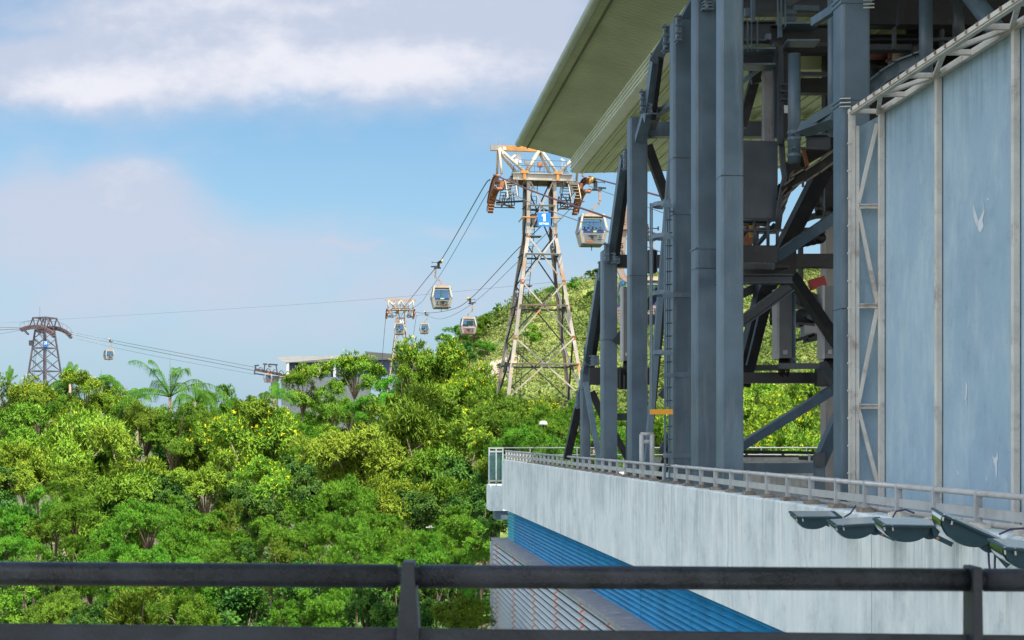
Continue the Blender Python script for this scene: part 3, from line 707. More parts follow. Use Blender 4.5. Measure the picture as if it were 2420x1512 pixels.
hill_tree(1120, 748, 62, 'olive', 'olive tree on the hill flank behind the pink cabin', 280)
hill_tree(1158, 732, 56, 'olive', 'olive tree on the ridge right of the pink cabin', 286)
hill_tree(1110, 800, 60, 'dark', 'dark tree on the hill flank below the pink cabin', 240)
hill_tree(1150, 790, 56, 'needle', 'green tree halfway up the hill left of the large pylon', 255)
hill_tree(1255, 765, 52, 'bright', 'broad bright green bush seen through the middle of the large pylon', 240)
hill_tree(1200, 850, 40, 'dark', 'dark tree beside the bare rock slab', 225)
hill_tree(1330, 745, 36, 'dark', 'dark bush behind the right leg of the large pylon', 270)
hill_tree(1855, 770, 34, 'dark', 'small dark round tree on the slope seen through the steel frame', 240)
# bare rock slab
def hill_hit(px, py):
    for Y in np.arange(150, 300, 1.0):
        p = P(px, py, Y)
        if float(hill_z(p.x, Y)) > p.z: return Vector((p.x, Y, float(hill_z(p.x, Y))))
    return P(px, py, 200)
c = hill_hit(1165, 880)
mb = MB(); NN = 26
rows = []
for j in range(13):
    for i in range(NN):
        q = 2*math.pi*i/NN; r = j/12
        x = c.x+math.cos(q)*r*4.6*(1+.25*math.sin(3*q)); y = c.y+math.sin(q)*r*15
        z = float(hill_z(x, y))+1.5*(1-r**2)+.4*float(fbm(np.array(x*.8), np.array(y*.8), 3, 2))-.3
        mb.v.append((x, y, z))
mb.f = [(j*NN+i, j*NN+(i+1) % NN, (j+1)*NN+(i+1) % NN, (j+1)*NN+i) for j in range(12) for i in range(NN)]
o = mb.build('rock_slab', rock_m, smooth=True); tag(o, 'bare pinkish rock slab on the hillside left of the large pylon', 'rock')
# low undergrowth between the trunks (uncountable)
def ground_cover(name, label, n, mat, x0, x1, y0, y1, per, seed):
    rng = np.random.default_rng(seed)
    X = rng.uniform(x0, x1, n); Y = y0+(y1-y0)*rng.random(n); r = rng.uniform(.8, 1.9, n)
    ok = ~((Y > 64) & (Y < 84) & (rng.random(n) < .5)); X, Y, r = X[ok], Y[ok], r[ok]
    k = np.repeat(np.arange(len(X)), per); m = len(k)
    d = unit(rng.normal(size=(m, 3))); d[:, 2] = np.abs(d[:, 2])
    pts = np.stack([X[k], Y[k], np.full(m, GZ)], 1)+d*(r[k]*rng.uniform(.6, 1, m))[:, None]*np.array([1, 1, 1.1])
    rnd = unit(rng.normal(size=(m, 3))); L = rng.uniform(.25, .5, m)
    me = quads_mesh(name, leaf_quads(pts, unit(d*.5+rnd), unit(d+rnd*.5), L, L*.55), [mat])
    o = bpy.data.objects.new(name, me); COL.objects.link(o); tag(o, label, None, None, 'stuff')
ground_cover('undergrowth', 'dark leafy undergrowth on the ground between the trees', 1500, lf_dark, -62, 40, 44, 150, 120, 8)

def lift(o, k, zmax=None):
    for v in o.data.vertices:
        if zmax is None or v.co.z+OFF.get(o, Vector()).z < zmax: v.co.z += k*(69.5-(v.co.y+OFF.get(o, Vector()).y))
# ================================================================ STATION: deck, parapet, rails
YN, YF = 8.0, 69.5
ptop, pbot = -1.03, -3.43
def wline(t, z, y0, y1): return W(y0, t, z), W(y1, t, z)
mb = MB()
prof = [(0, ptop-.03), (.03, ptop), (.36, ptop), (.36, -1.60), (.36, pbot+.25), (.22, pbot), (0, pbot)]
a = W(YN, 0, 0); L_ = (W(YF, 0, 0)-a)
mb.prism([a+V*p[0]+ZU*p[1] for p in prof], L_)
wall = mb.build('parapet_wall', concrete_lt); lift(wall, .0062, -2.5); tag(wall, 'long pale concrete parapet wall with vertical streaks under the grey rail', 'wall')
for Yj in (61, 49, 35.5, 26.3, 19.1, 13.4):
    mb = MB(); mb.wbox(W(Yj, .0, (ptop+pbot)/2-.01), .012, .006, ptop-pbot-.08-.0062*(69.5-Yj)); mb.v = [(v_[0], v_[1], v_[2]+.0031*(69.5-Yj)) for v_ in mb.v]; mb.build('pour_joint', paint('dark_joint_line_%d' % Yj, (.20, .22, .23), .9), wall)  # thin dark strip along each pour joint
# return block at the far corner, lower than the parapet
root = thing('corner_balcony', 'small concrete corner balcony with glass screen at the far end of the parapet', 'balcony', (-1, 70.6, -3.6))
mb = MB(); mb.wbox(Vector((-.70, 70.9, -2.95)), 2.2, .95, 1.25); mb.build('concrete_edge', concrete_lt, root)
mb = MB(); mb.wbox(Vector((-.50, 70.6, -3.80)), 1.4, .80, .42); mb.build('bracket', steel_light, root)
mb = MB()
fr = [(-1.17, 71.9), (-1.12, 69.95), (-.42, 69.85)]
for (x0, y0), (x1, y1) in zip(fr, fr[1:]):
    for z, h in ((-.50, .06), (-.66, .08), (-2.10, .08)): mb.beam((x0, y0, z), (x1, y1, z), h, .05, (0, 0, 1) if False else None)
mb.build('screen_rail', rail_grey, root)
for i, (x, y) in enumerate([(-1.17, 71.9), (-1.15, 71.0), (-1.12, 69.95), (-.78, 69.9), (-.45, 69.86)]):
    mb = MB(); mb.beam((x, y, -2.33), (x, y, -.47), .06, .05); mb.build('screen_post', rail_grey, root)
mb = MB(); mb.wbox(Vector((-.78, 69.9, -1.38)), .012, .62, 1.34); mb.build('glass_pane', screen_glass, root)

mb = MB()
mb.prism([W(YN, .365, -1.63), W(68.9, .365, -1.63), W(68.9, 15, -1.63), W(YN, 15, -1.63)], (0, 0, -.35))
o = mb.build('station_floor', concrete_plain); tag(o, 'concrete floor of the station platform', kind='structure')
# the rail on the parapet
root = thing('parapet_railing', 'grey pipe railing with flat mid bar standing on the parapet', 'railing', W(YN, .17, ptop))
rz = -.63
mb = MB(); mb.tube(W(YN, .17, rz), W(YF-.1, .17, rz), .036, 12); mb.build('top_rail', rail_grey, root, True)
Y = 9.0; k = 0
while Y < YF-.2:
    c = W(Y, .17, 0)
    post = MB(); post.wbox(c+ZU*((ptop+.05+rz)/2), .05, .085, rz-ptop-.05); post.tube(c+ZU*rz-U*.03, c+ZU*rz+U*.03, .044, 12)
    p_ = post.build('rail_post', rail_grey, root)
    if Y < 45:
        bl = MB(); bl.wbox(c+ZU*(ptop+.028), .24, .2, .052); bl.wbox(c+ZU*(ptop+.06), .17, .14, .012)
        bl.build('footing', brown_block if Y > 19.5 else brown_block_lt, p_)
    else:
        bl = MB(); bl.wbox(c+ZU*(ptop+.028), .22, .2, .052); bl.build('footing', brown_block, p_)
    Y += 1.2; k += 1
mb = MB(); mb.beam(W(YN, .17, -.845), W(YF-.1, .17, -.845), .012, .11, V.cross(U)); mb.build('mid_bar', rail_grey, root)
# far cross rail
rail_sh = paint('shaded_rail_paint', (.20, .21, .22), .5, 0, .1)  # darker copy of the grey rail paint, shade put into its colour
root = thing('far_cross_railing', 'thin two-bar railing across the far end of the platform', 'railing', (0, 70, ptop))
mb = MB()
a0 = Vector((-1.17, 71.9, -.50)); a1 = a0+V*24
mb.tube(a0, a1, .035, 8); mb.build('top_rail', rail_sh, root, True)
mb = MB(); mb.tube(a0-ZU*.36, a1-ZU*.36, .03, 8); mb.beam(a0-ZU*.62+V*9, a1-ZU*.62, .05, .05, U); mb.build('lower_rail', rail_sh, root, True)
for i in range(12):
    c = a0+V*(2.4+2.4*i-.3)
    if c.x > 22: break
    mb = MB(); mb.beam(c-ZU*1.2, c+ZU*0, .05, .05); mb.build('rail_post', rail_sh, root)
# near dark railing on the far side seen right of the columns
root = thing('dark_back_railing', 'dark double-bar railing seen between the braces low on the right', 'railing', W(44, 6, -1.6))
b0, b1 = P(1756, 1067, 46), P(1985, 1071, 46)
mb = MB(); mb.tube(b0, b1, .05, 8); mb.beam(b0-ZU*.17, b1-ZU*.17, .13, .03, U); mb.build('rails', steel_dark, root)
for px in (1764, 1850, 1912, 1965):
    c = P(px, 1069, 46); mb = MB(); mb.beam(c-ZU*1.05, c, .07, .07); mb.build('rail_post', steel_dark if px < 1900 else rail_grey, root)

# inverted-U gate post
root = thing('hoop_barrier', 'tall light grey inverted-U post rising above the railing', 'barrier', P(1530, 1130, 34))
Yg = 36.2
mb = MB()
for px in (1516.5, 1541):
    mb.tube(P(px, 1138, Yg), P(px, 1026, Yg), .062, 12)
mb.tube(P(1514, 1026, Yg), P(1544, 1026, Yg), .05, 12); mb.beam(P(1517, 1044, Yg), P(1541, 1044, Yg), .10, .04, U)
mb.build('hoop', rail_grey, root, True)
for px in (1516.5, 1541):
    mb = MB(); mb.tube(P(px, 1140, Yg), P(px, 1134, Yg), .12, 12); mb.build('foot_flange', rail_grey, root)

# blue louvres under the parapet
root = thing('blue_louvre_screen', 'bright blue horizontal louvre screen under the parapet', 'louvre screen', W(YN, .12, -4.8))
tz = .30
n_sl = 30; ztop = pbot+.02; zb = -8.4
mb = MB()
z = ztop
y_s = 66.0
while z > zb:
    mb.prism([W(YN, tz, z), W(YN, tz-.10, z-.085), W(YN, tz-.10, z-.10), W(YN, tz+.01, z-.105)], W(y_s, tz, z)-W(YN, tz, z)); z -= .138
mb.prism([W(YN, tz+.02, ztop), W(YN, tz+.05, ztop), W(YN, tz+.05, zb), W(YN, tz+.02, zb)], W(y_s, tz, z)-W(YN, tz, z))
mb.build('blue_slats', blue_slat, root)
mb = MB(); z = ztop
while z > -5.0:
    mb.prism([W(y_s, tz, z), W(y_s, tz-.05, z-.085), W(y_s, tz, z-.125)], W(69.4, tz, z)-W(y_s, tz, z)); z -= .15
mb.prism([W(y_s, tz+.02, ztop), W(y_s, tz+.05, ztop), W(y_s, tz+.05, -5), W(y_s, tz+.02, -5)], W(69.4, tz, z)-W(y_s, tz, z))
mb.wbox(W(y_s, tz-.02, (ztop-4.85)/2), .05, .1, ztop+4.85)
mb.build('teal_slats', teal_slat, root)
mb = MB()
for Yj in (58, 50, 42.5, 36, 30.5):
    mb.wbox(W(Yj, tz-.09, -4.15), .012, .012, 1.35)
mb.build('slat_joint', blue_slat, root)

# grey louvre enclosure
root = thing('louvre_enclosure', 'pale louvred plant enclosure with grey sheet top below the blue screen', 'enclosure', W(40, -.3, GZ))
t0, zt = -.48, -4.86
mb = MB(); mb.prism([W(YN, t0-.05, zt-.12), W(YN, t0-.05, zt-.006), W(YN, tz+.2, zt), W(YN, tz+.2, zt-.12)], W(69.6, 0, 0)-W(YN, 0, 0)); mb.build('sheet_top', shelf_grey, root)
mb = MB(); z = zt-.13; kk = 0
y0s, y1s = YN, 69.4
gaps = [67.5, 60.0, 53.0, 47.0, 41.5, 36.8, 32.8, 29.3]
segs = [69.4]+gaps+[YN]
slats = []
while z > GZ+.2:
    for ya, yb in zip(segs, segs[1:]):
        mb.prism([W(yb, t0+.10, z), W(yb, t0-.02, z-.085), W(yb, t0-.01, z-.097), W(yb, t0+.12, z-.02)], W(ya-.14, 0, 0)-W(yb, 0, 0))
    slats.append(z); z -= .232
mb.build('pale_slats', grey_slat, root)
for g in gaps:
    mb = MB()
    for z in slats: mb.prism([W(g-.22, t0+.11, z+.01), W(g-.22, t0-.05, z-.09), W(g-.22, t0+.11, z-.20)], W(g, 0, 0)-W(g-.22, 0, 0))
    mb.build('orange_clips', orange_clip, root)

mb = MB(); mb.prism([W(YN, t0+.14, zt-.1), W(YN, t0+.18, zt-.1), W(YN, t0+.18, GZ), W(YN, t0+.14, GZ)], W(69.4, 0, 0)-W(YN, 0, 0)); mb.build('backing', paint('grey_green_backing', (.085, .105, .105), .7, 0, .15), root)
mb = MB(); mb.wbox(W(69.5, -.2, (zt+GZ)/2-.1), .12, .74, zt-GZ-.15); mb.build('end_panel', grey_slat, root)
for o_ in list(bpy.data.objects):
    if o_.parent is not None and o_.parent.name in ('blue_louvre_screen', 'louvre_enclosure') and o_.type == 'MESH': lift(o_, .0078)
# plain lower building wall under the deck (keeps the deck from floating when seen from the side)
mb = MB(); mb.prism([W(YN, .42, pbot+.1), W(YN, 12, pbot+.1), W(YN, 12, GZ), W(YN, .42, GZ)], W(68.8, 0, 0)-W(YN, 0, 0))
o = mb.build('lower_building', concrete_plain); tag(o, 'concrete lower storey of the station behind the blue louvres', 'building')

# ================================================================ ROOF
root = thing('station_roof', 'large green-grey station roof with upswept corrugated edge', 'roof', P(1350, 408, 55))
RY = 55.0
A = P(1225, 343, RY); B = P(1350, 376, RY); C0 = P(1350, 408, RY)
tA = A.x-WX(RY); tB = B.x-WX(RY)
def line(t, z, y0, y1): return [Vector((WX(y0, t), y0, z)), Vector((WX(y1, t), y1, z))]
YR0 = -14
ext = W(YR0, 0, 0)-W(RY, 0, 0)
mb = MB(); mb.prism([A, B, B+V*.05+ZU*.12, A+V*.05+ZU*.14], ext); mb.build('wing_soffit', roof_wing, root)
mb = MB(); mb.tube(A+ZU*.05, A+ZU*.05+ext, .13, 12); mb.build('edge_roll', paint('edge_roll_paint', (.42, .47, .40), .45, 0, .1), root, True)
w2 = A*.0+A+(B-A)*.17
mb = MB(); mb.tube(w2-ZU*.01, w2-ZU*.01+ext, .035, 6); mb.build('wing_seam', roof_seam, root)
mb = MB()
f0 = B; f1 = C0
nst = 4
prof = [f0+ZU*.1]
dv = (f1-f0)
for i in range(nst):
    a_ = f0+dv*(i/nst); b_ = f0+dv*((i+.62)/nst); c_ = f0+dv*((i+.7)/nst)
    prof += [a_-V*.03, b_-V*.05, c_+V*.05]
prof += [f1, f1+V*.3, f0+V*.3+ZU*.1]
mb.prism(prof, ext); mb.build('stepped_fascia', roof_fascia, root)
zs = C0.z+.02
mb = MB(); t1 = tB+.28
mb.prism([W(RY, t1, zs), W(RY, 26, zs+.6), W(RY, 26, zs+.9), W(RY, t1, zs+.3)], ext); mb.build('soffit_panel', roof_green, root)
mb = MB(); tt = t1+.15
while tt < 14:
    q = zs+(tt-t1)*.6/(26-t1)
    a_ = W(RY, tt, q-.03); mb.beam(a_, a_+ext, .07, .05, ZU); tt += .42
mb.build('soffit_rib', roof_green, root)
mb = MB(); tt = t1+.19
while tt < 14:
    q = zs+(tt-t1)*.6/(26-t1)
    a_ = W(RY, tt+.02, q-.012); mb.beam(a_, a_+ext, .045, .02, ZU); tt += .42
mb.build('soffit_seam', roof_seam, root)
for yy, tt in ((50, 3.0), (47, 1.9), (44, 3.4), (40, 2.2), (37, 3.6), (33, 2.4), (51, 5.0), (30, 4.2)):
    mb = MB(); c_ = W(yy, tt+t1-1.2, zs+.0); mb.tube(c_-ZU*.12, c_+ZU*.1, .05, 10, .09); mb.build('soffit_fitting', roof_seam, root)
# end fascia of the main roof
mb = MB(); mb.prism([W(RY+.02, t1-.1, zs-.02), W(RY+.02, 26, zs+.58), W(RY+.02, 26, zs+1.0), W(RY+.02, t1-.1, zs+.35)], U*.12); mb.build('end_fascia', roof_fascia, root)
for Yb in (46, 38, 30, 22):
    mb = MB(); mb.ibeam(W(Yb, t1+.4, zs-.32), W(Yb, 16, zs+.0), .45, .25, U); mb.build('roof_beam', roof_green, root)
for i, Yb in enumerate((42, 34, 26)):
    mb = MB(); mb.ibeam(W(Yb+4, 3.4, zs-.3), W(Yb-4, 7.4, zs-.2), .22, .18, ZU); mb.build('roof_brace', roof_green, root)

# ================================================================ STEEL FRAME
frame = thing('steel_support_frame', 'blue-grey steel frame of tall square columns and kinked braces at the cable car station', 'steel frame', W(35, .55, -1.6))
def part_beam(name, a, b, Ya, Yb, wpx, d=.3, mat=steel, parent=None, n=None, ib=False):
    A_, B_ = P(a[0], a[1], Ya), P(b[0], b[1], Yb); w = wpx*(Ya+Yb)/2/F; mb = MB()
    if ib: mb.ibeam(A_, B_, w, d, n or U)
    else: mb.beam(A_, B_, w, d, n or U)
    return mb.build(name, mat, parent or frame, bevel=.0)
cols = [(1383, 46.8, .31, 2.26, steel), (1438.5, 42.2, .45, 5.5, steel), (1506, 37.9, .48, None, steel), (1610, 32.7, .46, None, steel), (1666, 30.4, .51, None, steel), (1724.5, 28.4, .46, None, steel_light), (2012, 24.4, .50, None, steel)]
tops = [872, 592, 280, 51, -140, -150, -200]
colo = []
for (px, Y, w, _, m_), ty in zip(cols, tops):
    c = P(px, 1035, Y); zt_ = min((HY-ty)/F*Y, 10.2)
    mb = MB(); mb.wbox((c.x, Y, (zt_-1.63)/2), w, w, zt_+1.63)
    o_ = mb.build('column', m_, frame, bevel=.05)
    colo.append((o_, c.x, Y, w))
for ci, (o_, x, Y, w) in enumerate(colo):
    mb = MB(); mb.wbox((x, Y, -1.59), w+.22, w+.22, .06); mb.build('base_plate', steel_mid, o_)
    zsp = (1.6, 2.9, 4.3, 6.4, 3.6, 5.2, 2.2)[ci]
    if zsp < 10:
        mb = MB(); mb.wbox((x, Y, zsp), w+.008, w+.008, .018); mb.build('weld_seam', steel_mid, o_)
# clamp straps
def strap(ci, py, h=.1, bolts=True):
    o_, x, Y, w = colo[ci]; z = (HY-py)/F*Y; mb = MB()
    mb.wbox((x, Y, z), w+.035, w+.035, h)
    if bolts: mb.tube((x-w/2-.08, Y-w/2-.03, z), (x-w/2+.02, Y-w/2-.03, z), .02, 6)
    s_ = mb.build('strap', steel_light if h > .05 else steel, o_); return s_
for py in (504, 699, 886, 1076): strap(3, py, .11)
strap(4, 590, .03, False); strap(6, 241, .05, False); strap(6, 246+6, .03, False); strap(6, 3, .05, False); strap(6, 15, .05, False)
# kinked outer brace rising towards the viewer
kb = [((1340, 1082), (1368, 955), 48.6, 48.0, 17, steel_dark), ((1366, 962), (1384, 880), 48.0, 47.6, 16, steel), ((1389, 875), (1424, 650), 46.6, 44.0, 26, steel), ((1446, 615), (1480, 372), 42.0, 39.6, 27, steel),
      ((1512, 330), (1532, 262), 37.3, 36.6, 24, steel), ((1533, 282), (1553, 132), 36.4, 34.9, 26, steel), ((1550, 140), (1584, 82), 34.9, 34.2, 27, steel), ((1598, 98), (1652, -2), 33.6, 32.2, 36, steel)]
for a, b, ya, yb, w, m_ in kb: part_beam('kinked_brace', a, b, ya, yb, w, .30, m_)
# shaded faces of the kinked brace, put in as dark bars
for a, b, ya, yb in [((1399, 872), (1432, 650), 46.2, 43.7), ((1457, 612), (1489, 378), 41.6, 39.3), ((1543, 280), (1562, 136), 36.1, 34.6)]: part_beam('shaded_face', a, b, ya, yb, 11, .12, steel_dark)
def bracket(px, py, Y, wpx, hpx):
    c = P(px, py, Y); w = wpx*Y/F; h = hpx*Y/F; mb = MB()
    mb.wbox(c, .10, w*.35, h); mb.wbox(c+V*w*.3, .03, w*.9, h*.9)
    mb.wbox(c+V*w*.1+ZU*h*.42, .16, w, .03); mb.wbox(c+V*w*.1-ZU*h*.42, .16, w, .03); mb.wbox(c+V*w*.1+ZU*h*.1, .14, w*.8, .025); mb.wbox(c+V*w*.1-ZU*h*.15, .14, w*.8, .025)
    o_ = mb.build('bolted_bracket', steel_light, frame)
    mb = MB()
    for q in (.3, -.3): mb.tube(c+ZU*h*q-U*.12, c+ZU*h*q-U*.07, .028, 6)
    mb.build('bolt', rust_plate, o_)
for b_ in [(1476, 376, 39.0, 15, 54), (1516, 240, 36.0, 14, 56), (1538, 258, 35.9, 22, 26), (1571, 92, 33.9, 17, 68), (1600, 67, 32.2, 15, 68), (1668, 10, 30.0, 26, 30), (1430, 596, 41.4, 13, 46), (1452, 610, 41.5, 18, 26), (1416, 640, 42.6, 8, 46), (1382, 842, 46.2, 13, 46), (1401, 852, 45.6, 20, 26), (1364, 944, 47.6, 13, 44)]: bracket(*b_)
B_ = part_beam
# left side inner members
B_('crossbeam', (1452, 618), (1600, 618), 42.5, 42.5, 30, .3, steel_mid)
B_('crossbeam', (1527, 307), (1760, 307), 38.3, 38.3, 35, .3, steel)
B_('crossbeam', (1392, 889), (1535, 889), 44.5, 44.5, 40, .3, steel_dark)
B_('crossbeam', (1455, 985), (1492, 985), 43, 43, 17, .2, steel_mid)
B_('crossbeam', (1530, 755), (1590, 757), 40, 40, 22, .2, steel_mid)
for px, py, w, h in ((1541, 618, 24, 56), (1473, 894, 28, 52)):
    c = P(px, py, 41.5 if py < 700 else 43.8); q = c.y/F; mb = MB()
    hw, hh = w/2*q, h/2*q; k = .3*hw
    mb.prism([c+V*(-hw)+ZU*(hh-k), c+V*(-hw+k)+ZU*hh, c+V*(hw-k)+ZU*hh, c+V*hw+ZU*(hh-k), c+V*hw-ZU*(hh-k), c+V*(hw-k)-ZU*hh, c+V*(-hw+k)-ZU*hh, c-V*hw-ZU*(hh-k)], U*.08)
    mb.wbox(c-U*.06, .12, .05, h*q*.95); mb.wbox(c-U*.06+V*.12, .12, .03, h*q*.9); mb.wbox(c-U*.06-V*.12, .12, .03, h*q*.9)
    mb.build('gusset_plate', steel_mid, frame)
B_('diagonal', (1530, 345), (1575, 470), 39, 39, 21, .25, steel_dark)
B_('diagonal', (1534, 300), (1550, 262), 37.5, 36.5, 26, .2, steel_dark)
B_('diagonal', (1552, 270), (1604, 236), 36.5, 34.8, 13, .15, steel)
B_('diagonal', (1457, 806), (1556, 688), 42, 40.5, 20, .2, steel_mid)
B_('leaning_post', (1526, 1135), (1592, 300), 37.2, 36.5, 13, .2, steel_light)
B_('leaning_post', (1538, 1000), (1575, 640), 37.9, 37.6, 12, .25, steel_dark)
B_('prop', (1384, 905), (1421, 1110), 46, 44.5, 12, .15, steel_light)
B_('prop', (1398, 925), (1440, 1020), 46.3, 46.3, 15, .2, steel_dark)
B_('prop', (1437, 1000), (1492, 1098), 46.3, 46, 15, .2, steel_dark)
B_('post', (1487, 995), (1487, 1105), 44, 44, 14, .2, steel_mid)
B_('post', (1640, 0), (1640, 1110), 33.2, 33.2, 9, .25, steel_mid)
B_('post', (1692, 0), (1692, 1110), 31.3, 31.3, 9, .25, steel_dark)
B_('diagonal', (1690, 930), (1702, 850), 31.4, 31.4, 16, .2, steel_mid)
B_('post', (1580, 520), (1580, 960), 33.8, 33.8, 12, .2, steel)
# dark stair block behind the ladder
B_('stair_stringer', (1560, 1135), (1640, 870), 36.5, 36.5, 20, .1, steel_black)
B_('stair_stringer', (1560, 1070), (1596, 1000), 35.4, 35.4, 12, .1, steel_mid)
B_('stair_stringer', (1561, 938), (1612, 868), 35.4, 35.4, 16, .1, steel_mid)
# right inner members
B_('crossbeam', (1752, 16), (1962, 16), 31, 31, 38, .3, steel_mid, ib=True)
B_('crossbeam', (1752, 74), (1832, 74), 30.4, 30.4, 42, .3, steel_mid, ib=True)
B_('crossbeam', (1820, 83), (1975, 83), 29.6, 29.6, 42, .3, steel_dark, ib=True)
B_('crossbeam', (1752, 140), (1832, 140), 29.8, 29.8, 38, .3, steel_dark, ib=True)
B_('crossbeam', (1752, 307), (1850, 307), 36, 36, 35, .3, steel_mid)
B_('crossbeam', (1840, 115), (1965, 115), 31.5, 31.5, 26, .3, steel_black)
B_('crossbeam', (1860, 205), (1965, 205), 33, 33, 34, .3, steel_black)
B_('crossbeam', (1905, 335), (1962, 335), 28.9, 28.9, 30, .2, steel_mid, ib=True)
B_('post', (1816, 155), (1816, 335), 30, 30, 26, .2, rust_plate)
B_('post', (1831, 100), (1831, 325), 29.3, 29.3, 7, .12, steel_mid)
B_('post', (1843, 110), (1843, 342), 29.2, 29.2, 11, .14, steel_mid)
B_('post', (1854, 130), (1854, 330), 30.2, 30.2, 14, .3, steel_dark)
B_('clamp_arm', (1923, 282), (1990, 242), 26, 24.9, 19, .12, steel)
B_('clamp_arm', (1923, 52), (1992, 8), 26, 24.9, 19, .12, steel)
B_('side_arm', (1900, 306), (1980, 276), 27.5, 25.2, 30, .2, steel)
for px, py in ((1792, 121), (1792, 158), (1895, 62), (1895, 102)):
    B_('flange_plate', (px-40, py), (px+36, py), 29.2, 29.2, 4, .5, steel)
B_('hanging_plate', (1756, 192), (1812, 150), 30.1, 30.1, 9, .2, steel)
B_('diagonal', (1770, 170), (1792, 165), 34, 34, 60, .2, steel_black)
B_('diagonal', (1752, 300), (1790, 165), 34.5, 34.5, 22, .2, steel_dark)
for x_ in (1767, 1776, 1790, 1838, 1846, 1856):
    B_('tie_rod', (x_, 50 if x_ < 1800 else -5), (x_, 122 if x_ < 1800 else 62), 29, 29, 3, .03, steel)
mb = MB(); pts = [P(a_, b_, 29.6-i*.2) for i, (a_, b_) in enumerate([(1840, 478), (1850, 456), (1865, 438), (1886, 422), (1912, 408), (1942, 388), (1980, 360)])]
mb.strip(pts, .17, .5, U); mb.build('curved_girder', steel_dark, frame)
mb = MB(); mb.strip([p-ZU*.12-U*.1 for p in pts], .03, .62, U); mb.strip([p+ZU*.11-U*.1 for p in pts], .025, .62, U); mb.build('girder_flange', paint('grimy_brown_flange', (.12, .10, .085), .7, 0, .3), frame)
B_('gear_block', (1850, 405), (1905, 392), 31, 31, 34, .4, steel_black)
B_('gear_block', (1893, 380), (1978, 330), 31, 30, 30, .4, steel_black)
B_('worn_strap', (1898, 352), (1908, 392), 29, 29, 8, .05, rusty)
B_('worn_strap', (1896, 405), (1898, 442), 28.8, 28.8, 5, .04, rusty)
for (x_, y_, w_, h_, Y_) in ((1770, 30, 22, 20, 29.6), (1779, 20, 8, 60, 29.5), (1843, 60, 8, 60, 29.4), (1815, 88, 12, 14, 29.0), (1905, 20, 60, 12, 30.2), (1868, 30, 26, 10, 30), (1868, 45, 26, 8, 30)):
    B_('lug_plate', (x_, y_-h_/2), (x_, y_+h_/2), Y_, Y_, w_, .12, steel)
for (x0, y0, x1, y1, w_, Y_) in ((1860, 10, 1935, -30, 16, 29), (1752, 100, 1830, 100, 10, 30.6), (1885, 318, 1960, 318, 4, 28.6), (1885, 350, 1960, 352, 4, 28.6), (1865, 175, 1962, 175, 8, 32), (1845, 235, 1870, 235, 4, 29), (1845, 200, 1870, 200, 4, 29), (1845, 216, 1870, 216, 4, 29), (2052, 60, 2200, 52, 10, 31), (2100, 150, 2140, 150, 10, 32), (2052, 150, 2052, 200, 6, 32), (2190, 95, 2260, 92, 7, 30), (2300, 95, 2390, 78, 8, 30), (2210, 40, 2330, 36, 12, 31.5), (2330, 120, 2330, -10, 10, 31), (2226, 120, 2226, -10, 7, 31.2)):
    B_('fixing_bar', (x0, y0), (x1, y1), Y_, Y_, w_, .12, steel_mid)
for py in (0, 10, 18, 233, 243, 252):
    mb = MB(); mb.tube(P(1984 if py > 100 else 2040, py, 24.0), P(2010 if py > 100 else 2066, py-1, 24.0), .014, 6); mb.build('threaded_rod', clip_metal, frame)
for (x_, y_) in ((1870, 318), (1870, 352)):
    mb = MB(); mb.tube(P(x_, y_, 28.5)-U*.2, P(x_, y_, 28.5)+U*.1, .02, 8); mb.build('bolt', steel_light, frame)
B_('leg', (1752, 905), (1808, 680), 33.5, 32.6, 36, .45, steel_dark)
B_('leg', (1806, 690), (1846, 596), 32.6, 32.3, 36, .45, steel_dark)
B_('leg', (1842, 606), (1950, 392), 32.3, 31.2, 34, .45, steel_dark)
B_('leg_edge', (1764, 862), (1795, 735), 33.0, 32.4, 3, .05, steel_light)
B_('diagonal', (1845, 600), (1980, 508), 30.5, 29, 24, .3, steel)
B_('crossbeam', (1842, 617), (1985, 617), 31.4, 31.4, 31, .35, steel_dark)
B_('node_plate', (1826, 620), (1880, 620), 31.2, 31.2, 62, .2, steel_black)
B_('crossbeam', (1690, 660), (1872, 660), 29.6, 29.6, 22, .3, steel_mid, ib=True)
B_('diagonal', (1868, 648), (1984, 818), 31.3, 30.0, 22, .3, steel_dark)
B_('diagonal', (1750, 762), (1868, 676), 29.8, 29.8, 26, .25, steel_mid, ib=True)
B_('diagonal', (1700, 720), (1810, 668), 33, 33, 20, .25, steel_dark)
B_('crossbeam', (1752, 893), (1985, 893), 32.5, 32.5, 25, .35, steel_dark)
B_('crossbeam', (1752, 869), (1850, 869), 34, 34, 13, .2, steel_mid)
B_('bent_rail', (1841, 865), (1948, 865), 30.5, 30.5, 13, .2, steel_mid)
B_('bent_rail', (1944, 862), (1984, 925), 30.5, 29.9, 18, .2, steel_mid)
B_('node_plate', (1928, 892), (1958, 892), 31.8, 31.8, 42, .3, steel_dark)
B_('diagonal', (1752, 1054), (1976, 916), 33.2, 31.4, 20, .25, steel)
B_('diagonal', (1984, 985), (1936, 1092), 29.5, 30.2, 28, .25, steel)
B_('crossbeam', (1756, 1106), (1926, 1106), 32, 32, 24, .3, steel)
B_('post', (1936, 1090), (1936, 1165), 30, 30, 22, .2, steel)
B_('node_plate', (1925, 1086), (1948, 1086), 29.9, 29.9, 34, .2, steel_mid)
B_('sill', (1756, 1093), (1926, 1094), 33.5, 33.5, 6, .5, concrete_plain)
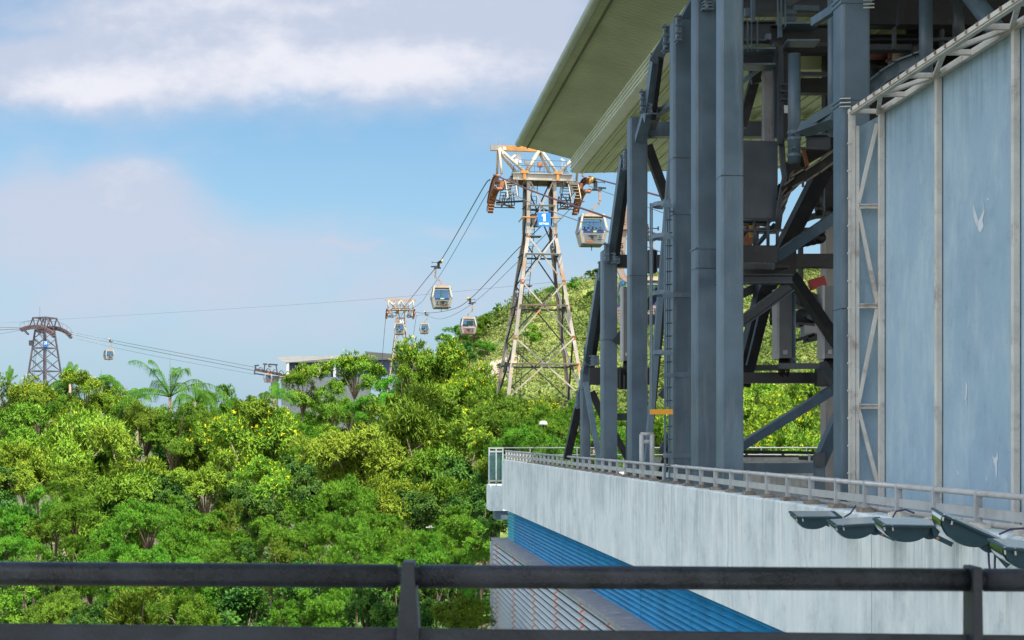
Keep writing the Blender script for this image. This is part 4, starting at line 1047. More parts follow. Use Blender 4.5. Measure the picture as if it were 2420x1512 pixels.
# upper right, dark machine floor behind the blue wall
B_('crossbeam', (2048, 28), (2430, 30), 31, 31, 70, .4, steel_dark)
B_('crossbeam', (2048, 92), (2175, 92), 32, 32, 14, .3, steel_dark, ib=True)
B_('crossbeam', (2048, 115), (2150, 115), 32, 32, 13, .3, steel_mid)
B_('crossbeam', (2200, 80), (2420, 60), 33, 33, 16, .3, steel_dark)
B_('post', (2113, 38), (2113, 116), 31, 31, 7, .1, steel_mid)
B_('post', (2128, -10), (2128, 60), 30, 30, 14, .2, steel_dark)
arc = [(2040, 222), (2062, 200), (2090, 178), (2125, 157), (2165, 142), (2210, 132)]
mb = MB(); pts = [P(a_, b_, 29-i*.2) for i, (a_, b_) in enumerate(arc)]
for p, q in zip(pts, pts[1:]): mb.ibeam(p, q, .26, .3, U)
mb.build('curved_rail', steel, frame)

# pier of pale concrete behind the braces
mb = MB(); c = P(1961, 700, 38.2); mb.wbox((c.x, c.y, 3.5), .5, .36, 10.2); o = mb.build('concrete_pier', paint('pier_concrete', (.25, .235, .22), .85, 0, .15, (.12, .1, .08), .6)); tag(o, 'tall narrow concrete pier standing behind the steel braces', 'pier')
# machine room: black sheets added to darken the view behind the beams
root = thing('machine_room', 'machinery with added black backdrop high under the roof above the blue wall', 'machine backdrop', W(38, 6, 5))
mb = MB(); mb.wbox(W(38, 10.1, 8.2), .3, 9.5, 4.6); mb.build('dark_backdrop', steel_black, root)
mb = MB(); mb.wbox(W(34, 10.8, 9.9), 9, 8, .15); mb.build('ceiling', steel_black, root)
mb = MB(); mb.wbox(W(36, 9.8, 6.0), 4.5, 8.5, .14); mb.build('floor_plate', steel_dark, root)
mb = MB(); mb.tube(P(2048, 132, 33), P(2096, 132, 33), .09, 10); mb.tube(P(2096, 135, 33), P(2130, 135, 33), .13, 10); mb.build('drive_shaft', paint('brown_greased_shaft', (.12, .04, .03), .5, .3, .2), root, True)
mb = MB(); mb.tube(P(2110, 137, 32.8), P(2145, 137, 32.8), .17, 14, .2); mb.build('gearbox', paint('tan_machine_paint', (.26, .20, .15), .5, 0, .1), root, True)
mb = MB(); mb.tube(P(2072, 165, 32.4), P(2072, 215, 32.4), .12, 10); mb.tube(P(2155, 60, 32.4), P(2155, 160, 32.4), .15, 10); mb.build('motor', steel_dark, root, True)
for i in range(8):
    pass

# ---- pipes as things of their own
def pipe(px0, py0, px1, py1, Y0, Y1, rpx, mat, label, name='service_pipe', rings=()):
    root = thing(name, label, 'pipe', P(px1, py1, Y1), 'painted pipes in the station steelwork')
    r = rpx*(Y0+Y1)/2/F; a, b = P(px0, py0, Y0), P(px1, py1, Y1)
    mb = MB(); mb.tube(a, b, r, 20); mb.build('pipe', mat, root, True)
    for q in rings:
        c = a+(b-a)*q; d = (b-a).normalized(); mb = MB(); mb.tube(c-d*.03, c+d*.03, r*1.12, 20); mb.build('pipe_clamp', mat, root)
pipe(1877, 128, 1877, 385, 28.6, 28.6, 15, steel, 'thick vertical pipe hanging beside the dark machinery box', rings=(.72, .78, .93))
pipe(1966, -10, 1966, 322, 26.6, 26.6, 10, steel, 'slim vertical pipe behind the big right column', rings=(.88,))
pipe(2188, -10, 2188, 190, 28, 28, 16, steel, 'vertical pipe rising above the sloping white truss')
pipe(2280, -30, 2400, 130, 27, 26, 21, steel, 'thick slanted pipe above the blue wall')
pipe(2263, -5, 2267, 110, 29, 29, 14, steel_mid, 'short pipe behind the thick slanted pipe')
pipe(1874, 655, 1874, 868, 31.8, 31.8, 6.5, steel, 'thin pipe carrying the hanging electrical cabinet', rings=(.06, .9))
pipe(1975, 650, 1975, 868, 31.0, 31.0, 5, steel, 'thin pipe beside the right-hand hanging cabinet', rings=(.06, .9))
pipe(1829, 700, 1829, 768, 32.3, 32.3, 10, steel_dark, 'short dark hanging pipe end with two ring clamps', rings=(.25, .8))
pipe(1936, 430, 1936, 510, 33, 33, 10, steel_dark, 'short dark hanging pipe under the curved girder', rings=(.2, .8))

# ---- cabinets
root = thing('equipment_box', 'large plain dark grey steel box mounted between the front columns and machinery', 'cabinet', P(1794, 517, 29))
a = P(1752, 332, 29.3); b = P(1836, 517, 29.3)
mb = MB(); mb.wbox(((a.x+b.x)/2, 29.6, (a.z+b.z)/2), .6, b.x-a.x, a.z-b.z); mb.build('box', paint('dark_slate_sheet', (.06, .073, .09), .45, 0, .2, (.1, .1, .1), .4, True, 1.2), root, bevel=.015)
mb = MB(); mb.wbox(((a.x+b.x)/2-.06, 29.7, b.z-.035), .4, (b.x-a.x)*.86, .05); mb.build('bottom_tray', steel_black, root)
for i in range(4):
    mb = MB(); x0 = 1842+i*3; mb.path([P(x0, 330, 29.2), P(x0+3, 380, 29.2), P(x0+8, 420, 29.1), P(x0+2, 450, 29.1), P(x0-6+i, 500, 29.2), P(x0-8, 540, 29.2)], .025, 6); mb.build('cable', steel_mid, root, True)
def hang_cab(px0, px1, py0, py1, Y, label, name='hanging_cabinet'):
    root = thing(name, label, 'cabinet', P(px0, py1, Y), 'electrical cabinets hung on pipes in the station')
    a = P(px0, py0, Y); b = P(px1, py1, Y); w = b.x-a.x; h = a.z-b.z; c = (a+b)/2
    mb = MB(); mb.wbox((c.x+w*.09, Y+.16, c.z), .34, w*.82, h); mb.build('housing', box_face, root)
    mb = MB(); mb.wbox((a.x+w*.09, Y+.155, c.z), .36, w*.17, h*1.02); mb.build('pale_edge', box_grey, root)
    mb = MB(); mb.wbox((c.x+w*.1, Y-.03, b.z+h*.085), .02, w*.28, .09); mb.build('name_plate', box_grey, root)
    for i in range(6):
        x = a.x+w*(.3+.12*i); mb = MB(); mb.path([(x, Y+.1, b.z), (x+.01, Y+.1, b.z-.18), (x-.02, Y+.1, b.z-.36-.03*(i % 3))], .022, 5); mb.build('cable', steel_black, root, True)
hang_cab(1833, 1870, 684, 846, 31.6, 'tall grey electrical cabinet hanging in front of the hillside view')
hang_cab(1941, 1973, 676, 846, 30.6, 'tall grey electrical cabinet hanging close to the big right column')
hang_cab(1469, 1487, 678, 852, 40.2, 'tall narrow cabinet hanging between the two left columns')

# ---- maintenance platform
root = thing('maintenance_platform', 'dark maintenance platform with tread-plate edge and railing under the steel box', 'platform', P(1795, 650, 30))
Yp = 29.2
a = P(1740, 579, Yp); b = P(1838, 620, Yp)
mb = MB(); mb.wbox(((a.x+b.x)/2, Yp+.02, (a.z+b.z)/2), .04, b.x-a.x, a.z-b.z); mb.build('kick_board', steel_dark, root)
a = P(1740, 621, Yp-.1); b = P(1832, 636, Yp-.1)
mb = MB(); mb.wbox(((a.x+b.x)/2, Yp-.1, (a.z+b.z)/2), .03, b.x-a.x, a.z-b.z)
for i in range(26):
    c = P(1745+i*3.4, 628.5, Yp-.125); mb.beam(c-ZU*.05-V*.012, c+ZU*.05+V*.012*(1 if i % 2 else -1), .01, .01)
mb.build('tread_plate', steel_mid, root)
mb = MB(); mb.wbox(P(1790, 640, Yp+.8), 1.6, .9, .05); mb.build('floor_plate', steel_black, root)
mb = MB()
for py in (520, 545): mb.tube(P(1745, py, Yp+.02), P(1838, py, Yp+.02), .035, 8)
for px in (1783, 1815, 1837): mb.tube(P(px, 519, Yp+.02), P(px, 580, Yp+.02), .035, 8)
mb.tube(P(1752, 560, Yp+.3), P(1776, 530, Yp+.3), .04, 8); mb.tube(P(1790, 578, Yp+.3), P(1832, 530, Yp+.3), .05, 8)
mb.build('guard_rail', steel_mid, root, True)
mb = MB(); mb.beam(P(1775, 532, Yp+.2), P(1777, 560, Yp+.2), .09, .05); mb.build('yellow_latch', paint('ochre_latch', (.42, .22, .04), .5), root)
B_('hanging_link', (1748, 600), (1790, 500), 33, 33, 30, .4, rusty)

# red beam, lamps cluster, wheels
mb = MB(); mb.beam(P(1914, 674, 33), P(1948, 664, 33), .24, .3, U); o = mb.build('red_girder', red_beam); tag(o, 'short bright red girder behind the steel braces', 'girder')
root = thing('bullwheel', 'dark rope wheel and rollers behind the braces at platform height', 'wheel', P(1925, 560, 34))
mb = MB(); c = P(1948, 600, 34.5)
pts = [c+V*(.95*math.cos(q))+ZU*(.95*math.sin(q)) for q in [math.pi*(.45+.65*i/12) for i in range(13)]]
mb.strip(pts, .14, .25, U); mb.build('rim_guard', steel_dark, root)
mb = MB()
for i in range(4): c = P(1895+i*14, 572-i*3, 34); mb.tube(c-U*.1, c+U*.1, .13, 14)
mb.build('roller', steel_black, root, True)
mb = MB(); mb.beam(P(1866, 563, 34.2), P(1945, 563, 34.2), .22, .4); mb.build('roller_carrier', steel_mid, root)
root = thing('rope_guide_carriage', 'dark rope guide with a round drum hanging under the red girder', 'machinery', P(1900, 740, 33))
mb = MB(); mb.beam(P(1872, 712, 33.6), P(1948, 742, 33.6), .16, .5); mb.beam(P(1880, 690, 33.6), P(1940, 712, 33.6), .2, .3); mb.build('carrier_arm', steel_dark, root)
mb = MB(); c = P(1897, 752, 33.2); mb.tube(c-U*.25, c+U*.2, .22, 18); mb.build('drum', steel_mid, root, True)
mb = MB()
for i in range(5): c = P(1905+i*9, 716+i*2, 33.3); mb.tube(c-U*.08, c+U*.08, .08, 12)
mb.build('guide_roller', steel_black, root, True)
B_('post', (1892, 500), (1892, 715), 34.4, 34.4, 10, .12, steel_dark)
B_('crossbeam', (1880, 548), (1948, 546), 36, 36, 16, .3, steel_dark)
B_('crossbeam', (1752, 545), (1840, 545), 35.5, 35.5, 12, .3, steel_mid)
B_('post', (1787, 540), (1787, 590), 35.5, 35.5, 8, .2, steel_mid)
root = thing('lamp_cluster', 'pair of dark flat floodlights around a pale box in front of the hill', 'floodlight', P(1915, 785, 33))
c = P(1917, 784, 33); mb = MB(); mb.wbox(c, .3, .42, .36); mb.build('junction_box', box_grey, root)
mb = MB(); mb.frame(P(1893, 766, 33), Vector((1, 0, -.12)).normalized(), U, ZU, .55, .35, .05); mb.frame(P(1925, 760, 33), Vector((1, 0, -.35)).normalized(), U, ZU, .5, .35, .05); mb.build('upper_head', steel_mid, root)
mb = MB(); mb.frame(P(1893, 800, 32.9), Vector((1, 0, .35)).normalized(), U, ZU, .55, .4, .07); mb.frame(P(1925, 798, 32.9), Vector((1, 0, .2)).normalized(), U, ZU, .42, .4, .16); mb.build('lower_head', steel_dark, root)

# ---- caged ladder
root = thing('caged_ladder', 'slim caged access ladder in front of the third front column', 'ladder', P(1560, 1140, 33.4))
Yl = 32.0
mb = MB()
for px in (1571.5,): mb.beam(P(px, 1140, Yl), P(px, 470, Yl), .035, .05)
mb.beam(P(1582, 1140, Yl+.35), P(1582, 470, Yl+.35), .04, .05)
mb.tube(P(1537, 985, Yl), P(1537, 480, Yl), .02, 6); mb.tube(P(1541, 985, Yl+.6), P(1541, 480, Yl+.6), .02, 6)
mb.build('side_rail', steel_light, root)
mb = MB()
py = 1130
while py > 480:
    mb.tube(P(1571.5, py, Yl), P(1588, py-1, Yl+.35), .013, 6); py -= 30.5
mb.build('rungs', steel, root)
for py in (484, 559, 693, 833):
    c = P(1566, py, Yl+.3); mb = MB()
    pts = [c+V*(-.30*math.sin(math.pi*i/10)+.08)+U*(-.34*math.cos(math.pi*i/10)) for i in range(11)]
    for p, q in zip(pts, pts[1:]): mb.beam(p, q, .012, .095, ZU, ext=.004)
    mb.beam(P(1566, py+2, Yl-.02), P(1590, py+2, Yl-.02), .08, .02); mb.build('cage_hoop', steel_light, root)
for py in (699, 886, 1076):
    mb = MB(); mb.beam(P(1567, py, Yl-.04), P(1592, py, Yl-.04), .10, .02); mb.tube(P(1576, py, Yl-.1), P(1576, py, Yl), .02, 6); mb.build('fixing_plate', steel_light, root)
mb = MB(); mb.beam(P(1536, 973, Yl-.2), P(1590, 973, Yl-.2), .115, .05); o = mb.build('orange_gate', orange_bar); tag(o, 'small orange safety bar across the caged ladder', 'gate bar')
mb = MB(); mb.beam(P(1637, 973, 33.4), P(1642, 973, 33.4), .1, .05); mb.build('bar_end', orange_bar, o)
# notices
mb = MB(); mb.wbox(P(1860, 258, 29.0), .01, .12, .16); o = mb.build('notice_plate', white_box); tag(o, 'small white notice stuck on the dark pipe bracket', 'notice')
mb = MB(); mb.wbox(P(2008, 745, 24.0), .01, .05, .22); o = mb.build('notice_plate', white_box); tag(o, 'small white plate on the big right column by the blue wall', 'notice')
mb = MB(); mb.wbox(P(1641, 1052, 31.2), .03, .05, .3); o = mb.build('blue_plate', sign_blue); tag(o, 'small blue plate low between the front columns', 'plate')
mb = MB(); mb.wbox(W(46, 6, -1.1), .3, 8, .95); o = mb.build('low_wall', concrete_plain); tag(o, 'low plain concrete kerb wall inside the platform behind the columns', 'wall')
# thick pipes and conduits on the deck behind the rail
for i, (t_, z_, r_) in enumerate([(.75, -1.05, .05), (.85, -1.18, .035), (.62, -1.22, .03)]):
    mb = MB(); mb.tube(W(10, t_, z_), W(24.5-i, t_, z_), r_, 8); o = mb.build('conduit', [frame_white, steel_mid, rail_grey][i], None, True)
    tag(o, ['pale conduit running highest along the foot of the blue wall', 'dark conduit running along the foot of the blue wall', 'thin grey conduit lowest along the foot of the blue wall'][i], 'conduit')
mb = MB(); mb.wbox(W(17, 1.12, -1.33), 13.5, .5, .5); o = mb.build('kerb', concrete_plain); tag(o, 'stained concrete kerb under the blue wall', 'kerb')

# ================================================================ BLUE PANEL WALL AND WHITE TRUSS
root = thing('blue_panel_wall', 'tall pale blue wall with weathered white frame and sloping top truss', 'wall', W(20, 1.45, -1.6))
TT, TO = 1.45, 1.0
zt_ = 5.22
Ya_, Yb_ = 22.8, 9.0
mb = MB(); mb.prism([W(Ya_-.05, TT+.06, -1.5), W(Yb_, TT+.06, -1.5), W(Yb_, TT+.06, zt_), W(Ya_-.05, TT+.06, zt_)], V*.12); mb.build('panel', panel_blue, root)
mb = MB(); mb.prism([W(Ya_+.16, TO+.14, -1.5), W(Ya_+.16, TT+.05, -1.5), W(Ya_+.16, TT+.05, zt_-.02), W(Ya_+.16, TO+.14, zt_-.22)], U*.05); mb.build('end_panel', panel_blue, root)
for Yq in (22.72, 20.48, 18.06, 16.1, 14.3, 12.6):
    mb = MB(); mb.wbox(W(Yq, TT-.0, (zt_-1.5)/2), .085, .08, zt_+1.5); mb.build('upright', frame_white, root)
mb = MB(); mb.wbox(W(Ya_, TO+.02, (zt_-1.35)/2), .1, .06, zt_+1.35); mb.wbox(W(Ya_-.02, TO+.085, (zt_-1.35)/2-.1), .06, .05, zt_+1.1); mb.build('outer_upright', frame_white, root)
mb = MB(); mb.tube(W(Ya_-.03, TO-.045, -1.3), W(Ya_-.03, TO-.045, zt_-.02), .014, 6)
for i in range(14): z = -1+i*.44; mb.wbox(W(Ya_-.03, TO-.045, z), .04, .05, .025)
mb.build('conduit', frame_white, root)
nodes = [488, 723, 960, 1145]
pz = zt_-.12; lastx = 0
for i, py in enumerate(nodes):
    z = (HY-py)/F*Ya_
    if i < 3:
        mb = MB(); mb.ibeam(W(Ya_, TO+.03, z), W(Ya_, TT, z), .075, .09, U, .015); mb.build('rung', frame_white, root)
        d_ = z
    # diagonals alternate: down-left to the outer upright from the top right, then back
segz = [zt_-.14]+[(HY-py)/F*Ya_ for py in nodes]
for i, (z0, z1) in enumerate(zip(segz, segz[1:])):
    a_, b_ = (TT-.05, TO+.1) if i % 2 == 0 else (TO+.1, TT-.05)
    mb = MB(); mb.beam(W(Ya_-.03, a_, z0-.05), W(Ya_-.03, b_, z1+.05), .055, .05); mb.build('diagonal', frame_white, root)
# top ladder truss
mb = MB(); mb.beam(W(Ya_, TO, zt_), W(Yb_, TO, zt_), .075, .085, ZU); mb.beam(W(Ya_, TO-.045, zt_+.01), W(Yb_, TO-.045, zt_+.01), .03, .06, ZU); mb.build('outer_top_rail', frame_white, root)
mb = MB(); mb.beam(W(Ya_, TT-.02, zt_+.0), W(Yb_, TT-.02, zt_+.0), .07, .09, ZU); mb.build('inner_top_rail', frame_white, root)
ys_ = [22.72, 21.6, 20.48, 19.25, 18.06, 17.05, 16.1, 15.2, 14.3]
for i, (y0, y1) in enumerate(zip(ys_, ys_[1:])):
    mb = MB(); mb.beam(W(y0, TO+.03, zt_-.0), W(y0, TT-.05, zt_-.0), .06, .07, ZU); mb.build('top_rung', frame_white, root)
    mb = MB(); a_, b_ = ((TT-.06, TO+.05) if i % 2 == 0 else (TO+.05, TT-.06)); mb.beam(W(y0-.04, a_, zt_), W(y1+.06, b_, zt_), .06, .06, ZU); mb.build('top_diagonal', frame_white, root)
mb = MB()
for i in range(40):
    yy = Ya_-.2-i*.33
    mb.wbox(W(yy, TO-.07, zt_+.012), .03, .03, .045)
mb.build('rail_clips', brown_block, root)
# paint scars on the blue panels
mb = MB()
def scar(px, py, pts):
    # pixel outline -> onto the panel plane t = TT+.06
    vs = []
    for dx, dyy in pts:
        x_ = (px+dx-CX)/F; Yq = (6.853+TT+.06-.006)/(x_+.1058); vs.append(Vector((x_*Yq, Yq, (HY-py-dyy)/F*Yq)))
    c_ = sum(vs, Vector())/len(vs); mb.add(vs, [tuple(range(len(vs)))])
scar(2300, 505, [(0, -28), (4, -10), (10, 8), (12, 18), (8, 30), (5, 20), (1, 5)])
scar(2308, 520, [(0, 8), (8, -5), (16, -22), (17, -45), (19, -20), (14, 0), (17, 14), (10, 28), (5, 26)])
scar(2332, 470, [(0, 0), (6, -2), (5, 3), (1, 3)])
scar(2283, 900, [(0, 0), (3, 10), (2, 50), (0, 65), (-1, 30)])
scar(2345, 1075, [(0, 0), (6, 8), (10, 2), (12, -10), (14, 8), (11, 18), (12, 40), (9, 60), (7, 30), (3, 15)])
scar(2332, 1120, [(0, 0), (2, 8), (1, 22), (-1, 12)])
scar(2281, 938, [(0, 0), (4, 2), (3, 8), (-1, 6)])
scar(2262, 1110, [(0, 0), (3, 2), (4, 12), (1, 10)])
mb.build('bare_plaster_scars', flat('bare_white_plaster', (.52, .58, .63), .8), root, fix=False)

# ================================================================ FLOODLIGHTS ON THE PARAPET
def floodlight(px, py, Y, tilt, label, size=.66, first=False):
    c = P(px, py, Y); root = thing('floodlight', label, 'floodlight', c, 'trough floodlights fixed along the top of the parapet')
    root.rotation_euler = (.13, tilt, .02)
    OFF[root] = Vector((0, 0, 0)); s = size
    hw = s/2; dp = .40
    mb = MB(); mb.box((0, dp/2-.02, .0), s, dp+.06, .026); mb.build('lid_frame', flood_teal, root, bevel=.006)
    mb = MB(); mb.box((-.03*s, dp/2-.02, .0165), s*.82, dp-.03, .006); mb.build('glass', lamp_glass, root)
    def lobe(cx, rx, rz_, y0, y1):
        return [(cx-rx*math.cos(math.pi*i/16), y0, -.014-rz_*math.sin(math.pi*i/16)) for i in range(17)], (0, y1-y0, 0)
    mb = MB(); p_, e_ = lobe(-.10*s, .36*s, .24*s, .0, dp); mb.prism([Vector(q) for q in p_], e_); mb.build('trough', flood_teal, root, bevel=.004)
    mb = MB(); p_, e_ = lobe(.27*s, .17*s, .20*s, .04, dp-.03); mb.prism([Vector(q) for q in p_], e_); mb.build('gear_housing', flood_teal, root)
    # polished reflector skin on the far left side of the trough
    mb = MB(); p2 = [(-.10*s-(.36*s+.012)*math.cos(math.pi*i/16), .03, -.014-(.24*s+.008)*math.sin(math.pi*i/16)) for i in range(0, 8)]
    for a_, b_ in zip(p2, p2[1:]): mb.add([a_, b_, (b_[0], dp-.02, b_[2]), (a_[0], dp-.02, a_[2])], [(0, 1, 2, 3)])
    mb.build('reflector_skin', lamp_refl, root, fix=False)
    mb = MB(); mb.beam(Vector((.30*s, -.03, -.01)), Vector((.34*s, -.03, -.13)), .05, .012, Vector((0, 1, 0))); mb.beam(Vector((.33*s, -.035, -.11)), Vector((.60*s, -.035, -.20)), .055, .014, Vector((0, 1, 0))); mb.build('arm', flood_teal, root)
    mb = MB(); mb.tube((.36*s, -.06, -.125), (.36*s, -.03, -.125), .018, 10); mb.build('bolt', paint('copper_bolt', (.35, .16, .09), .5) if first else MATS['copper_bolt'], root)
    for x in (-.49*s, -.36*s):
        mb = MB(); mb.beam(Vector((x, -.04, .02)), Vector((x+.015, -.045, -.05)), .016, .012, Vector((0, 1, 0))); mb.build('clip', clip_metal, root)
floodlight(1934, 1222, 19.6, .0, 'smallest and farthest floodlight, left end of the row on the parapet', .655, True)
floodlight(2036, 1240, 17.9, -.05, 'second floodlight from the left on the parapet', .69)
floodlight(2160, 1243, 16.1, .02, 'third floodlight from the left, level, with visible arm', .73)
floodlight(2305, 1252, 14.5, .42, 'floodlight steeply tilted down to the right, above the rail end', .76)
floodlight(2462, 1302, 13.2, .08, 'floodlight cut off by the right edge of the picture', .75)
for i, pts in enumerate([[(1995, 1222, 18.6), (2010, 1213, 18.7), (2022, 1195, 19.2)], [(2110, 1222, 17.2), (2118, 1208, 17.3), (2140, 1204, 17.5), (2160, 1212, 17.3)], [(2336, 1300, 14.6), (2337, 1330, 14.5), (2341, 1360, 14.4)], [(2352, 1300, 14.6), (2351, 1335, 14.5), (2352, 1370, 14.4)], [(2362, 1262, 14.9), (2390, 1250, 15.0), (2430, 1248, 14.4)]]):
    mb = MB(); mb.path([P(*p) for p in pts], .011, 6)
    o = mb.build('lamp_cable', flat('violet_black_cable_%d' % i, (.04, .035, .09), .5), None, True)
    tag(o, ['thin dark cable looping up right of the farthest floodlight', 'thin dark cable looping over between the second and third floodlights', 'left one of two cables hanging below the tilted floodlight', 'right one of two cables hanging below the tilted floodlight', 'thin cable arching right of the tilted floodlight'][i], 'cable')

# ================================================================ FOREGROUND HANDRAIL
root = thing('near_handrail', 'dark out-of-focus handrail crossing the bottom of the view', 'railing', (0, 3.5, -1.6))
def FY(px): return 3.55+.12*px/2420
def FP(px, py): return P(px, py, FY(px))
mb = MB()
for a_, b_ in ((-500, 938), (990, 2290), (2326, 2900)):
    mb.tube(FP(a_, 1355+16*a_/2420), FP(b_, 1355+16*b_/2420), .0300, 24)
mb.build('top_pipe', fg_pipe, root, True)
mb = MB(); mb.tube(FP(-500, 1351), FP(2900, 1374), .024, 16); mb.build('pipe_core', fg_pipe, root, True)
mb = MB()
for a_, b_ in ((-500, 2900),):
    A_, B2 = FP(a_, 1473+28*a_/2420), FP(b_, 1473+28*b_/2420); mb.beam(A_-ZU*.05, B2-ZU*.05, .10, .012)
mb.build('lower_bar', fg_bar, root, bevel=.002)
for px, wl in ((958, 27), (2310, 22)):
    y0 = FY(px); x = (px-CX)/F*y0; zc = -(1355+16*px/2420-HY)/F*y0
    mb = MB(); ln = -.014 if px < 1500 else 0
    q = y0/F
    tr0 = [(950, 1329), (978, 1329), (992, 1530), (996, 2400), (930, 2400), (937, 1512), (946, 1390)] if px < 1500 else [(2300, 1341), (2322, 1341), (2325, 1530), (2326, 2400), (2300, 2400), (2300, 1530)]
    pr = [P(a_, b_, y0-.045) for a_, b_ in tr0]
    mb.prism(pr, (0, .085, 0)); mb.build('post', fg_bar, root, bevel=.003); continue
    pr = [Vector((x-.013, y0-.034, zc+.026)), Vector((x-.013, y0+.034, zc+.026)), Vector((x-.013+ln*0, y0+.04, zc-.05)), Vector((x-.013, y0+.06, zc-.5)), Vector((x-.013, y0+.06, -1.6)), Vector((x-.013, y0-.04, -1.6)), Vector((x-.013, y0-.04, zc-.5)), Vector((x-.013, y0-.036, zc-.05))]
    mb.prism(pr, (.026, 0, 0)); mb.build('post', fg_bar, root, bevel=.002)
mb = MB(); mb.box((0, 1.2, -1.68), 16, 5.2, .12); o = mb.build('viewing_deck', concrete_plain); tag(o, 'concrete deck behind the near handrail', kind='structure')
# unseen roof added overhead to shade the handrail
root = thing('shade_canopy', 'unseen canopy added overhead to shade the near handrail', 'canopy', (0, -2, -1.6))
mb = MB(); mb.box((1.5, -3.35, 2.6), 20, 13.3, .15); mb.build('shade_slab', concrete_plain, root)
for x in (-7.5, 10.5):
    mb = MB(); mb.box((x, -2, .45), .3, .3, 4.15); mb.build('shade_post', steel, root)

# ================================================================ TEXT
def text_mesh(body, size, mat, parent, loc, rot, name='lettering', depth=.004, align='CENTER'):
    cu = bpy.data.curves.new('txt', 'FONT'); cu.body = body; cu.size = size; cu.offset = size*.02; cu.extrude = depth; cu.align_x = align; cu.align_y = 'CENTER'
    to = bpy.data.objects.new('txt', cu); COL.objects.link(to)
    dg = bpy.context.evaluated_depsgraph_get(); dg.update()
    me = bpy.data.meshes.new_from_object(to.evaluated_get(dg)); bpy.data.objects.remove(to)
    me.materials.clear(); me.materials.append(mat)
    o = bpy.data.objects.new(name, me); COL.objects.link(o); o.parent = parent; o.location = loc; o.rotation_euler = rot
    return o

